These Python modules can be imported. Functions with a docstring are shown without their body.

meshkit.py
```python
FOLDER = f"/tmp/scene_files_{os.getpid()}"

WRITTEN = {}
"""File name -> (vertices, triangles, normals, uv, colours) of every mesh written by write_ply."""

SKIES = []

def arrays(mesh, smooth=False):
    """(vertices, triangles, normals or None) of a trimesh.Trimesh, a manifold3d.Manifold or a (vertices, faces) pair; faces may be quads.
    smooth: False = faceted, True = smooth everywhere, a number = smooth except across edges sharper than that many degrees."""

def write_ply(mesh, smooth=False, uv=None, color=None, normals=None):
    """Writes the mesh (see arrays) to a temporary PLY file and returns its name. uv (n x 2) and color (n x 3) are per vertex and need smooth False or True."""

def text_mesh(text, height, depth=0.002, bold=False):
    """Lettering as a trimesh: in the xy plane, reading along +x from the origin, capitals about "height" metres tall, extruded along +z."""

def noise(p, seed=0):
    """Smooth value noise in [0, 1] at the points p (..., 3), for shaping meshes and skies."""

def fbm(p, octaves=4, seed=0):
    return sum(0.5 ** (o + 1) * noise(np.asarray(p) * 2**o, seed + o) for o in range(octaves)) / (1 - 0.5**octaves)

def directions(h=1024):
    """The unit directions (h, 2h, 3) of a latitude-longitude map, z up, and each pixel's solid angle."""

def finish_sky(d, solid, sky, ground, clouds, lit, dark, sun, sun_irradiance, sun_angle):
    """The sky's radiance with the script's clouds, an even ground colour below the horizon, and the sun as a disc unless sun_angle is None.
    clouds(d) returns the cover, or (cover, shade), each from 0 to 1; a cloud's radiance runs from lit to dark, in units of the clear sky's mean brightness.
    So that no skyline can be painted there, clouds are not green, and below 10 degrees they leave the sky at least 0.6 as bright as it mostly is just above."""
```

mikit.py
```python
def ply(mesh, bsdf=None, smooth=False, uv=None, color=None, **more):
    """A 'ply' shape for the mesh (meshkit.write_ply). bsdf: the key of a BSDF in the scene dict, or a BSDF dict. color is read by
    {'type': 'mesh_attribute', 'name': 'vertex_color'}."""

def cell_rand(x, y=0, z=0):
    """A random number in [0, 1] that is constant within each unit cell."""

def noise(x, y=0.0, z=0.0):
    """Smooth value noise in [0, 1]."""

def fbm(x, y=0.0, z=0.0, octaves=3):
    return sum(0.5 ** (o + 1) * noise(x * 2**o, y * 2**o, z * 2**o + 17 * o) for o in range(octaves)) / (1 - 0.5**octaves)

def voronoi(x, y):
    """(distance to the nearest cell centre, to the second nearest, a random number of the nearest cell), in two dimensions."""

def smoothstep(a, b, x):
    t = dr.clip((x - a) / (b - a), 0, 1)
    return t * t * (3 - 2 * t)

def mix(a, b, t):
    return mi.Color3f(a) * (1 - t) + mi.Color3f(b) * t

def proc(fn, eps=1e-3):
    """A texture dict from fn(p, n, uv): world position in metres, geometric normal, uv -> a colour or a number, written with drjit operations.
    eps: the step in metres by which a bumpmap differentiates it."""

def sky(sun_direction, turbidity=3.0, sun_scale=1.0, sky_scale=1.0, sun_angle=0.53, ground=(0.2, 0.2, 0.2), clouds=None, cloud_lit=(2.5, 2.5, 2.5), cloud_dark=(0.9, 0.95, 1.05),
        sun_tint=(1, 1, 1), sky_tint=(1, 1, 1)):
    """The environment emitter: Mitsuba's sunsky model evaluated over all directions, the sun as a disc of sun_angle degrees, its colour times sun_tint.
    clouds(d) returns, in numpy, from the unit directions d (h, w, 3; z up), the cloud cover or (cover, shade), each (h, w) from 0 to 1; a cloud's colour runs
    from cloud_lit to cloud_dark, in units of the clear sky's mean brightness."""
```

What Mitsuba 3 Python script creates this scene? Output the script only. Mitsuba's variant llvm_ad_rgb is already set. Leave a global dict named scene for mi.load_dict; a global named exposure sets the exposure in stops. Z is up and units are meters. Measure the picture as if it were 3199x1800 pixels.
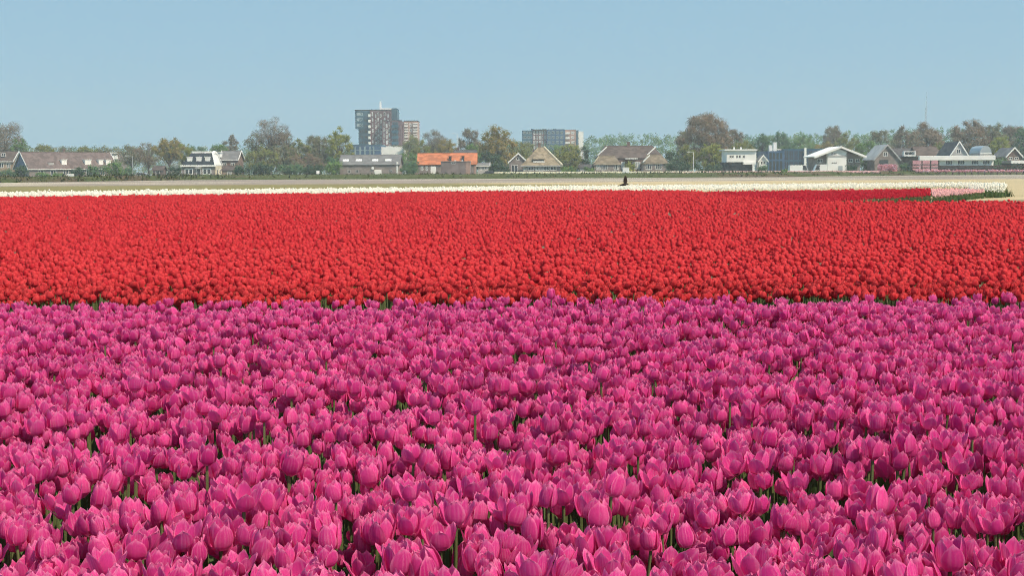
import math
import numpy as np
import mitsuba as mi
import drjit as dr
import mikit
import meshkit
from mikit import noise, fbm, cell_rand, smoothstep, mix

T = mi.ScalarTransform4f
rng = np.random.default_rng(7)
scene, labels = {}, {}

# ------------------------------------------------------------------ camera, sky, exposure
FPX, CX, CY = 4200.0, 1599.5, 900.0          # focal length and centre in pixels of the 3199 x 1800 photograph
EYE = 1.2
HORIZON, ROLL = 536.5, 17.0 / 3199.0
PITCH = math.atan((CY - HORIZON) / FPX)
fwd = np.array([0, math.cos(PITCH), -math.sin(PITCH)])
r0, u0 = np.array([1.0, 0, 0]), np.array([0, math.sin(PITCH), math.cos(PITCH)])
up = u0 * math.cos(ROLL) + r0 * math.sin(ROLL)
right = r0 * math.cos(ROLL) - u0 * math.sin(ROLL)
eye = np.array([0, 0, EYE])
HAZE = 0.00046
scene['camera'] = {
    'type': 'perspective', 'fov': math.degrees(2 * math.atan(CX / FPX)), 'fov_axis': 'x', 'near_clip': 0.05, 'far_clip': 20000.0,
    'to_world': T().look_at(origin=eye.tolist(), target=(eye + fwd).tolist(), up=up.tolist()),
    'medium': {'type': 'ref', 'id': 'haze_air'}}
SUN_EL, SUN_AZ = 50.0, 44.0                  # the sun stands to the right, a little behind the camera
ce = math.cos(math.radians(SUN_EL))
SUN = [ce * math.cos(math.radians(SUN_AZ)), -ce * math.sin(math.radians(SUN_AZ)), math.sin(math.radians(SUN_EL))]
VEIL = (0.96, 1.75, 2.26)                     # an even thin veil of high haze in front of the blue
scene['sky'] = mikit.sky(SUN, turbidity=3.2, clouds=lambda d: 0.8, cloud_lit=VEIL)
exposure = 1.7
scene['haze_air'] = {'type': 'homogeneous', 'albedo': {'type': 'rgb', 'value': [0.80, 0.92, 1.0]}, 'sigma_t': HAZE}
scene['haze'] = {'type': 'cube', 'to_world': T().translate([0, 0, 34.0]) @ T().scale([1400, 1400, 35.0]),
                 'bsdf': {'type': 'null'}, 'interior': {'type': 'ref', 'id': 'haze_air'}}
labels['haze'] = {'label': 'thin pale spring haze over the fields and the village', 'category': 'haze', 'kind': 'stuff'}


def ray(px, py):
    return fwd + (px - CX) / FPX * right - (py - CY) / FPX * up


def at(px, py, Y):
    """The point at depth Y (metres ahead) on the sight line of a photograph pixel."""
    d = ray(px, py)
    return eye + d * (Y / d[1])


def gp(px, py, z=0.0):
    d = ray(px, py)
    return eye + d * ((z - EYE) / d[2])


def project(p):
    q = np.asarray(p, float) - eye
    w = q @ fwd
    return CX + FPX * (q @ right) / w, CY - FPX * (q @ up) / w, w


# ------------------------------------------------------------------ materials
def rgb(c):
    return {'type': 'rgb', 'value': [float(x) for x in c]}


def mat(key, base, rough=0.85, spec=0.3, **kw):
    base = mikit.proc(base) if callable(base) else rgb(base)
    scene[key] = {'type': 'twosided', 'bsdf': {'type': 'principled', 'base_color': base, 'roughness': rough, 'specular': spec, **kw}}
    return key


def speck(c, amp=0.25, f=1.0, c2=None):
    """A colour with grain at two scales (dirt, weathering)."""
    c2 = c2 or tuple(x * (1 - amp) for x in c)
    return lambda p, n, uv: mix(c, c2, smoothstep(0.3, 0.7, fbm(p.x * f, p.y * f, p.z * f)))


def petal_tex(c, dark, pale, vein):
    """Petal colour: fine veins along the petal, a paler foot, a tint of its own for each petal, painted rim highlights."""
    def fn(p, n, uv):
        k = cell_rand(dr.floor(uv.x * 0.5) + 3, 7, 1)
        u = uv.x - dr.floor(uv.x)
        v = uv.y
        veins = noise(u * 17 + k * 31, v * 1.6, k * 9)
        patch = noise(p.x * 14, p.y * 14, p.z * 5)
        col = mix(c, dark, 0.6 * k * k + 0.4 * smoothstep(0.35, 0.8, patch))
        col = mix(col, vein, 0.36 * smoothstep(0.45, 0.95, veins))
        foot = (1 - smoothstep(0.0, 0.3, v)) * smoothstep(0.25, 0.6, noise(u * 5 + k * 13, v * 2, 3))
        rim_light = smoothstep(0.80, 1.0, dr.maximum(dr.abs(2 * u - 1), v) + 0.10 * (noise(u * 9 + k * 5, v * 9, 2) - 0.5))  # bright rim highlights painted into the colour of petal edges and tips
        col = mix(col, vein, 0.55 * rim_light)
        return mix(col, pale, 0.6 * foot)
    return fn


def petal_mat(key, tex, trans=0.66, rough=0.36):
    scene[key] = {'type': 'principledthin', 'base_color': mikit.proc(tex), 'roughness': rough, 'diff_trans': trans, 'eta': 1.5, 'spec_trans': 0.0, 'sheen': 0.15}


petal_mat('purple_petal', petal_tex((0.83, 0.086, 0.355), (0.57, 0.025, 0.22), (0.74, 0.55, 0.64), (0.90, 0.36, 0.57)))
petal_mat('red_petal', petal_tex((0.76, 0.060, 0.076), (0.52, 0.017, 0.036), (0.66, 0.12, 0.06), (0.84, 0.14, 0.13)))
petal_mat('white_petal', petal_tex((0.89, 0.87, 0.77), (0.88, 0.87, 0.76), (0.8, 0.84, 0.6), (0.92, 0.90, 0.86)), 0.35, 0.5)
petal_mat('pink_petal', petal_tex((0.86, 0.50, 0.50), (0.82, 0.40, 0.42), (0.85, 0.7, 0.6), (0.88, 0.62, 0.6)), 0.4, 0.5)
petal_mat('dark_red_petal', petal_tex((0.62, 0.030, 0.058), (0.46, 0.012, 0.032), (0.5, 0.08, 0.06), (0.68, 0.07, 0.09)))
scene['tulip_leaf'] = {'type': 'principledthin', 'base_color': mikit.proc(lambda p, n, uv: mix((0.10, 0.18, 0.065), (0.17, 0.26, 0.12), noise(p.x * 23, p.y * 23, p.z * 11))), 'roughness': 0.5, 'diff_trans': 0.6}
mat('tulip_stem', lambda p, n, uv: mix((0.085, 0.13, 0.045), (0.15, 0.18, 0.08), noise(p.x * 30, p.y * 30)), 0.5)
scene['foliage'] = {'type': 'principledthin', 'base_color': {'type': 'mesh_attribute', 'name': 'vertex_color'}, 'roughness': 0.7, 'diff_trans': 0.85}
scene['blossom'] = {'type': 'principledthin', 'base_color': {'type': 'mesh_attribute', 'name': 'vertex_color'}, 'roughness': 0.6, 'diff_trans': 0.3}
mat('bark', speck((0.13, 0.11, 0.095), 0.4, 3.0), 0.95)

mat('soil', lambda p, n, uv: mix((0.10, 0.075, 0.05), (0.20, 0.165, 0.12), fbm(p.x * 7, p.y * 7)), 0.95)
mat('grass_ground', lambda p, n, uv: mix((0.075, 0.105, 0.035), (0.15, 0.15, 0.06), fbm(p.x * 0.21, p.y * 0.35)), 0.95)


def stubble(p, n, uv):
    rows = noise(p.x * 0.045, p.y * 0.7) * 0.55 + fbm(p.x * 0.35, p.y * 1.3) * 0.45
    green = mix((0.105, 0.102, 0.042), (0.155, 0.138, 0.068), rows)
    straw = mix((0.25, 0.215, 0.125), (0.35, 0.285, 0.185), rows)
    return mix(green, straw, smoothstep(-12, 9, p.x + 18 * (noise(p.x * 0.06, p.y * 0.05) - 0.5)))


mat('stubble', stubble, 0.95)
mat('sandy', lambda p, n, uv: mix(mix((0.145, 0.125, 0.112), (0.20, 0.175, 0.15), noise(p.x * 0.03, p.y * 0.25)), (0.29, 0.265, 0.215), smoothstep(0.45, 0.75, noise(p.x * 0.05 + 7, p.y * 0.12))), 0.95)
mat('track', lambda p, n, uv: mix((0.14, 0.125, 0.085), (0.19, 0.175, 0.105), fbm(p.x * 1.2, p.y * 2.2)), 0.95)

mat('white_paint', speck((0.86, 0.86, 0.85), 0.08, 0.9), 0.55)
mat('cream_paint', speck((0.66, 0.60, 0.46), 0.15, 0.8), 0.7)
mat('grey_paint', speck((0.42, 0.42, 0.42), 0.2, 0.8), 0.7)
mat('dark_paint', speck((0.05, 0.055, 0.06), 0.3, 0.8), 0.6)
mat('blue_panel', speck((0.05, 0.11, 0.22), 0.25, 0.4), 0.5)
mat('teal_panel', speck((0.035, 0.105, 0.17), 0.3, 0.35), 0.45)
mat('pale_teal', speck((0.24, 0.33, 0.37), 0.25, 0.5), 0.4)
mat('brick_grey', speck((0.26, 0.225, 0.215), 0.25, 1.3), 0.9)
mat('brick_brown', speck((0.20, 0.14, 0.125), 0.3, 1.3), 0.9)
mat('brick_purple', speck((0.14, 0.08, 0.10), 0.3, 0.9), 0.9)
mat('sunlit_brick', speck((0.36, 0.24, 0.21), 0.2, 0.9), 0.9)  # lighter pinkish brick: sunlight on right-hand faces put into the colour
mat('brick_tan', speck((0.36, 0.27, 0.20), 0.25, 1.1), 0.9)
mat('tile_red', speck((0.18, 0.135, 0.13), 0.35, 1.2), 0.85)
mat('tile_orange', speck((0.58, 0.20, 0.095), 0.35, 0.9), 0.8)
mat('tile_dark', speck((0.10, 0.095, 0.10), 0.35, 1.2), 0.75)
mat('tile_blue', speck((0.022, 0.032, 0.048), 0.3, 1.0), 0.5)
mat('thatch_dark', speck((0.25, 0.205, 0.15), 0.4, 1.4), 0.95)
mat('tile_brown', speck((0.13, 0.10, 0.09), 0.35, 1.0), 0.9)
mat('thatch', speck((0.33, 0.27, 0.19), 0.4, 1.4), 0.95)
mat('slate', speck((0.19, 0.19, 0.195), 0.25, 1.0), 0.8)
mat('shed_violet', speck((0.22, 0.18, 0.185), 0.25, 0.9), 0.85)
mat('pink_board', speck((0.62, 0.32, 0.36), 0.2, 2.0), 0.8)
mat('glass', (0.035, 0.045, 0.055), 0.12, 0.6)
mat('pale_glass', (0.35, 0.40, 0.44), 0.15, 0.6)
mat('metal', (0.45, 0.47, 0.48), 0.45, 0.5)
mat('wood_dark', speck((0.055, 0.045, 0.04), 0.3, 4.0), 0.9)
mat('rubber', (0.03, 0.03, 0.03), 0.9)
mat('car_white', (0.78, 0.79, 0.78), 0.3, 0.5, clearcoat=0.5)
mat('car_grey', (0.30, 0.33, 0.35), 0.3, 0.5, clearcoat=0.5)
mat('car_dark', (0.05, 0.05, 0.06), 0.3, 0.5, clearcoat=0.5)
mat('feather', speck((0.045, 0.036, 0.032), 0.3, 9.0), 0.8)


# ------------------------------------------------------------------ mesh helpers
class MB:
    def __init__(s):
        s.v, s.f, s.n = [], [], 0

    def add(s, v, f):
        v, f = np.asarray(v, float), np.asarray(f, int)
        if f.shape[1] == 4:
            f = np.vstack([f[:, [0, 1, 2]], f[:, [0, 2, 3]]])
        s.v.append(v), s.f.append(f + s.n)
        s.n += len(v)
        return s

    def box(s, x0, x1, y0, y1, z0, z1):
        v = [[x, y, z] for x in (x0, x1) for y in (y0, y1) for z in (z0, z1)]
        return s.add(v, [[0, 1, 3], [0, 3, 2], [4, 6, 7], [4, 7, 5], [0, 4, 5], [0, 5, 1], [2, 3, 7], [2, 7, 6], [0, 2, 6], [0, 6, 4], [1, 5, 7], [1, 7, 3]])

    def prism(s, poly, a0, a1, axis='y'):
        """A convex outline, (x, z) for axis y or (y, z) for axis x, drawn out from a0 to a1."""
        poly = np.asarray(poly, float)
        k = len(poly)
        put = (lambda a: np.c_[poly[:, 0], np.full(k, a), poly[:, 1]]) if axis == 'y' else (lambda a: np.c_[np.full(k, a), poly])
        f = [[0, i, i + 1] for i in range(1, k - 1)] + [[k, k + i + 1, k + i] for i in range(1, k - 1)]
        for i in range(k):
            j = (i + 1) % k
            f += [[i, j, k + j], [i, k + j, k + i]]
        return s.add(np.vstack([put(a0), put(a1)]), f)

    def slab(s, quad, t):
        """A quad with thickness t below it (along its normal)."""
        q = np.asarray(quad, float)
        n = np.cross(q[1] - q[0], q[2] - q[0])
        n /= np.linalg.norm(n)
        v = np.vstack([q, q - n * t])
        return s.add(v, [[0, 1, 2, 3], [7, 6, 5, 4], [0, 4, 5, 1], [1, 5, 6, 2], [2, 6, 7, 3], [3, 7, 4, 0]])

    def tube(s, p0, p1, a, b, k=5):
        p0, p1 = np.asarray(p0, float), np.asarray(p1, float)
        d = p1 - p0
        d /= np.linalg.norm(d) + 1e-9
        x = np.cross(d, [0, 0, 1] if abs(d[2]) < 0.9 else [1, 0, 0])
        x /= np.linalg.norm(x)
        y = np.cross(d, x)
        t = np.arange(k) * 2 * math.pi / k
        ring = np.cos(t)[:, None] * x + np.sin(t)[:, None] * y
        i = np.arange(k)
        j = (i + 1) % k
        f = np.vstack([np.c_[i, j, j + k], np.c_[i, j + k, i + k], np.c_[i * 0 + 2 * k, j, i], np.c_[i * 0 + 2 * k + 1, i + k, j + k]])
        return s.add(np.vstack([p0 + a * ring, p1 + b * ring, [p0], [p1]]), f)

    def get(s):
        return np.vstack(s.v), np.vstack(s.f)


def numbered(key):
    if key not in used:
        used.add(key)
        return key
    i = 1
    while f'{key}_{i:03d}' in used:
        i += 1
    used.add(f'{key}_{i:03d}')
    return f'{key}_{i:03d}'


used = set()


def put(key, mesh, bsdf, smooth=False, **kw):
    key = numbered(key)
    mesh = mesh.get() if isinstance(mesh, MB) else mesh
    scene[key] = mikit.ply(mesh, bsdf, smooth, **kw)
    return key


def tag(key, label, cat=None, group=None, kind=None):
    labels[key] = {k: v for k, v in (('label', label), ('category', cat), ('group', group), ('kind', kind)) if v}
    return key


def thing(name, label, cat, group=None):
    return tag(numbered(name), label, cat, group)


# ------------------------------------------------------------------ ground and fields
def sheet(key, poly, z, bsdf, label, cat, nx=1):
    poly = np.asarray(poly, float)
    k = len(poly)
    v = np.c_[poly, np.full(k, z)]
    tag(put(key, (v, np.array([[0, i, i + 1] for i in range(1, k - 1)])), bsdf), label, cat, kind='structure')


sheet('ground', [(-1350, -1350), (1350, -1350), (1350, 1350), (-1350, 1350)], 0.0, 'grass_ground', 'flat polder land reaching to the horizon', 'ground')
sheet('flower_field_soil', [(-30, -3), (30, -3), (34, 62), (-34, 60)], 0.004, 'soil', 'dark soil under the tulip beds', 'soil')
sheet('stubble_field', [(-120, 38), (110, 60.5), (150, 200), (-120, 156)], 0.008, 'stubble', 'straw coloured stubble field behind the white tulips, olive on the left', 'field')
sheet('sandy_field', [(-200, 120), (-120, 112), (150, 190), (300, 300), (-200, 300)], 0.012, 'sandy', 'strip of bare sandy soil in front of the grass bank', 'field')
sheet('field_track', [(9.2, 34.0), (45, 30), (64, 62), (24, 57.2), (15, 47)], 0.016, 'track', 'dry sandy track beside the pink and white tulips', 'track')

# the grassy bank along the far ditch, swept along a line
line = np.array([(-260, 130), (-150, 160), (-74, 190), (-58, 247), (-20, 240), (10, 236), (45, 243), (95, 288), (170, 300), (300, 310)], float)
seg = np.r_[0, np.cumsum(np.linalg.norm(np.diff(line, axis=0), axis=1))]
tt = np.linspace(0, seg[-1], 420)
bl = np.c_[np.interp(tt, seg, line[:, 0]), np.interp(tt, seg, line[:, 1])]
for _ in range(12):
    bl[1:-1] = (bl[:-2] + 2 * bl[1:-1] + bl[2:]) / 4
prof = np.array([(0, -0.02), (2.5, 0.35), (5, 0.72), (8, 0.86), (12, 0.8), (17, 0.45), (24, -0.02)])
pts = np.array([[x, y + o, h] for x, y in bl for o, h in prof])
pts[:, 2] += (meshkit.fbm(np.c_[pts[:, :2] * 0.35, pts[:, 2]], 3, 5) - 0.5) * 0.35 * (pts[:, 2] > 0.1)
n0, n1 = len(bl), len(prof)
ii, jj = np.meshgrid(np.arange(n0 - 1), np.arange(n1 - 1), indexing='ij')
quads = np.stack([ii * n1 + jj, (ii + 1) * n1 + jj, (ii + 1) * n1 + jj + 1, ii * n1 + jj + 1], -1).reshape(-1, 4)
mat('bank_grass', lambda p, n, uv: mix(mix((0.036, 0.056, 0.016), (0.068, 0.074, 0.027), fbm(p.x * 0.4, p.y * 0.6, p.z * 2)), (0.08, 0.058, 0.036), 0.8 * smoothstep(0.52, 0.8, noise(p.x * 0.12, p.y * 0.2, 4))), 0.95)
tag(put('grass_bank', (pts, quads), 'bank_grass', smooth=True), 'low grassy bank in front of the village gardens', 'bank', kind='structure')


def blades(pos, h, w, cols, r):
    """Leaning triangular blades with a random colour of the palette each."""
    k = len(pos)
    a = r.uniform(0, 2 * math.pi, k)
    d = np.c_[np.cos(a), np.sin(a), np.zeros(k)] * (w * r.uniform(0.6, 1.4, k))[:, None]
    tip = np.c_[r.normal(0, 0.25, (k, 2)) * np.asarray(h).reshape(-1, 1), np.asarray(h) * r.uniform(0.6, 1.3, k)]
    v = np.stack([pos - d, pos + d, pos + tip], 1).reshape(-1, 3)
    c = np.repeat(np.asarray(cols)[r.integers(0, len(cols), k)] * r.uniform(0.75, 1.25, (k, 1)), 3, axis=0)
    return v, np.arange(3 * k).reshape(-1, 3), c


k = 16000
i = rng.integers(0, n0, k)
o = rng.uniform(0.5, 20, k)
hb = np.interp(o, prof[:, 0], prof[:, 1])
pos = np.c_[bl[i, 0] + rng.uniform(-1, 1, k), bl[i, 1] + o, hb - 0.15]
v, f, c = blades(pos, rng.uniform(0.2, 0.55, k) * (0.5 + meshkit.noise(pos * 0.15, 3)), 0.16, [(0.042, 0.065, 0.015), (0.06, 0.074, 0.024), (0.08, 0.068, 0.032), (0.028, 0.044, 0.014)], rng)
tag(put('bank_grass_tufts', (v, f), 'foliage', color=c), 'rough grass growing on the low bank', 'grass', kind='stuff')


# ------------------------------------------------------------------ buildings
class House:
    """Local frame: x to the right along the front, y away from the viewer, z up; origin on the ground at a point of the front wall."""

    def __init__(s, name, label, cat, px, Y, rot=0.0, group=None):
        s.key = thing(name, label, cat, group)
        p = at(px, 540, Y)
        s.o = np.array([p[0], Y, 0.0])
        a = math.radians(rot)
        s.R = np.array([[math.cos(a), -math.sin(a), 0], [math.sin(a), math.cos(a), 0], [0, 0, 1]])
        s.Y, s.px, s.s = Y, px, Y / FPX

    def x(s, px):
        return at(px, 540, s.Y)[0] - s.o[0]

    def z(s, py, px=None):
        return at(s.px if px is None else px, py, s.Y)[2]

    def part(s, name, mb, bsdf, under=None, label=None, smooth=False):
        v, f = mb.get()
        k = put(f'{under or s.key}__{name}', (v @ s.R.T + s.o, f), bsdf, smooth)
        if label:
            labels[k] = {'label': label}
        return k

    def walls(s, x0, x1, y0, y1, z1, bsdf, name='wall', z0=-0.05, label=None):
        return s.part(name, MB().box(x0, x1, y0, y1, z0, z1), bsdf, label=label)

    def window(s, x0, x1, z0, z1, y=0.0, bars=1, frame='white_paint', pane='glass', under=None, name='window', t=0.10):
        """A window standing 5 cm proud of the wall at y: frame with glazing bars, the pane behind them."""
        m = MB()
        m.box(x0, x1, y - 0.05, y + 0.05, z0, z0 + t).box(x0, x1, y - 0.05, y + 0.05, z1 - t, z1)
        m.box(x0, x0 + t, y - 0.05, y + 0.05, z0 + t, z1 - t).box(x1 - t, x1, y - 0.05, y + 0.05, z0 + t, z1 - t)
        for b in range(bars):
            c = x0 + (x1 - x0) * (b + 1) / (bars + 1)
            m.box(c - t / 2, c + t / 2, y - 0.05, y + 0.03, z0 + t, z1 - t)
        k = s.part(name, m, frame, under)
        if (under or s.key).count('__') < 1:
            s.part('pane', MB().box(x0 + t, x1 - t, y - 0.015, y + 0.02, z0 + t, z1 - t), pane, k)
        else:
            s.part('pane', MB().box(x0 + t, x1 - t, y - 0.015, y + 0.02, z0 + t, z1 - t), pane, under)
        return k

    def side_window(s, x, y0, y1, z0, z1, frame='white_paint', pane='glass', t=0.10):
        d = 0.05
        m = MB().box(x - d, x + d, y0, y1, z0, z0 + t).box(x - d, x + d, y0, y1, z1 - t, z1).box(x - d, x + d, y0, y0 + t, z0 + t, z1 - t).box(x - d, x + d, y1 - t, y1, z0 + t, z1 - t)
        k = s.part('window', m, frame)
        s.part('pane', MB().box(x - 0.02, x + 0.02, y0 + t, y1 - t, z0 + t, z1 - t), pane, k)

    def door(s, x0, x1, z1, y=0.0, bsdf='dark_paint', frame='white_paint', name='door'):
        k = s.part(name, MB().box(x0, x1, y - 0.06, y + 0.03, 0.02, z1), bsdf)
        t = 0.1
        s.part('frame', MB().box(x0 - t, x0, y - 0.08, y + 0.03, 0.02, z1).box(x1, x1 + t, y - 0.08, y + 0.03, 0.02, z1).box(x0 - t, x1 + t, y - 0.08, y + 0.03, z1, z1 + t), frame, k)
        return k

    def gable(s, x0, x1, y0, y1, ze, zr, wall, roof, axis='x', over=0.35, t=0.16, trim=None, name='roof', wall_name='wall', hip=0.0):
        """Walls with a saddle roof; the ridge runs along x or y; hip draws its ends in."""
        if axis == 'x':
            m = MB().box(x0, x1, y0, y1, -0.05, ze)
            ym = (y0 + y1) / 2
            if not hip:
                m.prism([(y0, ze), (y1, ze), (ym, zr)], x0, x1, 'x')
            sl = (zr - ze) / (ym - y0)
            e = ze - over * sl
            xa, xb = x0 - over, x1 + over
            r = MB()
            up_ = 0.04
            a, b = (xa, y0 - over, e + up_), (xb, y0 - over, e + up_)
            c, d = (xb - hip, ym, zr + up_), (xa + hip, ym, zr + up_)
            g, h = (xb, y1 + over, e + up_), (xa, y1 + over, e + up_)
            if hip:
                r.add([a, b, c, d, g, h], [[0, 1, 2], [0, 2, 3], [4, 5, 3], [4, 3, 2], [1, 4, 2], [5, 0, 3], [0, 5, 4], [0, 4, 1]])
            else:
                r.slab([a, b, c, d], t).slab([d, c, g, h], t)
            s.part(wall_name, m, wall)
            k = s.part(name, r, roof)
            s.part('ridge', MB().box(xa + hip, xb - hip, ym - 0.12, ym + 0.12, zr - 0.02, zr + 0.12), roof, k)
            if trim:
                for xs in (x0, x1):
                    q = MB()
                    o = over + 0.02
                    xo = xs + (o if xs == x1 else -o)
                    for ya, yb in ((y0 - over, ym), (y1 + over, ym)):
                        q.prism([(ya, e - 0.14), (ya, e + 0.16), (yb, zr + 0.18), (yb, zr - 0.14)], xo - 0.05, xo + 0.05, 'x')
                    s.part('bargeboard', q, trim, k)
                s.part('gutter', MB().box(xa, xb, y0 - over - 0.12, y0 - over, e - 0.12, e + 0.06), trim, k)
            return k
        xm = (x0 + x1) / 2
        m = MB().box(x0, x1, y0, y1, -0.05, ze).prism([(x0, ze), (x1, ze), (xm, zr)], y0, y1)
        sl = (zr - ze) / (xm - x0)
        e = ze - over * sl
        ya, yb = y0 - over, y1 + over
        r = MB().slab([(x0 - over, ya, e + .04), (xm, ya, zr + .04), (xm, yb, zr + .04), (x0 - over, yb, e + .04)], -t).slab([(xm, ya, zr + .04), (x1 + over, ya, e + .04), (x1 + over, yb, e + .04), (xm, yb, zr + .04)], -t)
        s.part(wall_name, m, wall)
        k = s.part(name, r, roof)
        if trim:
            for xa_, s_ in ((x0 - over, -1), (x1 + over, 1)):
                s.part('bargeboard', MB().prism([(xa_, e - 0.2), (xa_, e + 0.24), (xm, zr + 0.28), (xm, zr - 0.16)], ya - 0.1, ya - 0.003), trim, k)
        return k

    def chimney(s, x, y, z0, z1, w=0.5, bsdf='brick_brown', under=None):
        s.part('chimney', MB().box(x - w / 2, x + w / 2, y - w / 2, y + w / 2, z0, z1).box(x - w / 2 - .06, x + w / 2 + .06, y - w / 2 - .06, y + w / 2 + .06, z1, z1 + .12), bsdf, under or s.key)


def front_house(name, label, x0, x1, y_eave, y_ridge, Y, depth, wall, roof, axis='x', rot=0.0, cat='house', **kw):
    """A house given by the pixels of its front: left and right edge, eaves and ridge."""
    h = House(name, label, cat, (x0 + x1) / 2, Y, rot)
    h.L = (x1 - x0) * h.s
    h.ze = h.z(y_eave)
    h.zr = at((x0 + x1) / 2, y_ridge, Y + (depth / 2 if axis == 'x' else 0))[2]
    h.roof = h.gable(-h.L / 2, h.L / 2, 0, depth, h.ze, h.zr, wall, roof, axis, **kw)
    return h


def windows(h, spans, py0, py1, y=0.0, **kw):
    for a, b in spans:
        h.window(h.x(a), h.x(b), max(h.z(py1), 0.3), h.z(py0), y, **kw)


# left edge: pinkish house, then the long brick row turned to the right
h = front_house('brick_house', 'tan brick house at the left edge of the village, half hidden by hedges', -30, 40, 502, 474, 372, 8, 'brick_tan', 'tile_brown', trim='white_paint')
windows(h, [(-2, 12), (22, 33)], 508, 524)
h.window(h.x(2), h.x(14), h.z(489), h.z(478), 1.2, under=h.roof, name='dormer')

h = House('row_house', 'long brick row house with reddish brown tiled roof and gable end in painted blue shade', 'house', 90, 360, 42)
rf = h.gable(0, 25, 0, 9.5, 2.9, 7.2, 'brick_grey', 'tile_red', trim='white_paint', over=0.4)
h.part('gable_cladding', MB().prism([(0.25, 2.2), (9.25, 2.2), (9.25, 3.0), (4.75, 6.8), (0.25, 3.0)], -0.08, -0.003, 'x'), 'blue_panel')  # blue shade of the left gable, painted as a thin sheet
for x in (2.5, 6, 9.5, 16, 20):
    h.window(x, x + 1.5, 0.9, 2.3)
h.door(12.4, 13.4, 2.3)
for x, wd in ((9.6, 1.4), (16.2, 1.8), (20.2, 1.3), (22.3, 1.5)):
    k = h.part('dormer', MB().box(x, x + wd, 0.9, 3.2, 3.6, 5.05).box(x - .15, x + wd + .15, 0.75, 3.3, 5.05, 5.2), 'white_paint', rf)
h.part('dormer_panel', MB().box(5.8, 7.4, 0.8, 2.2, 3.3, 4.3), 'grey_paint', rf)
h.chimney(12, 4.75, 7.0, 8.0, under=rf)

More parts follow.
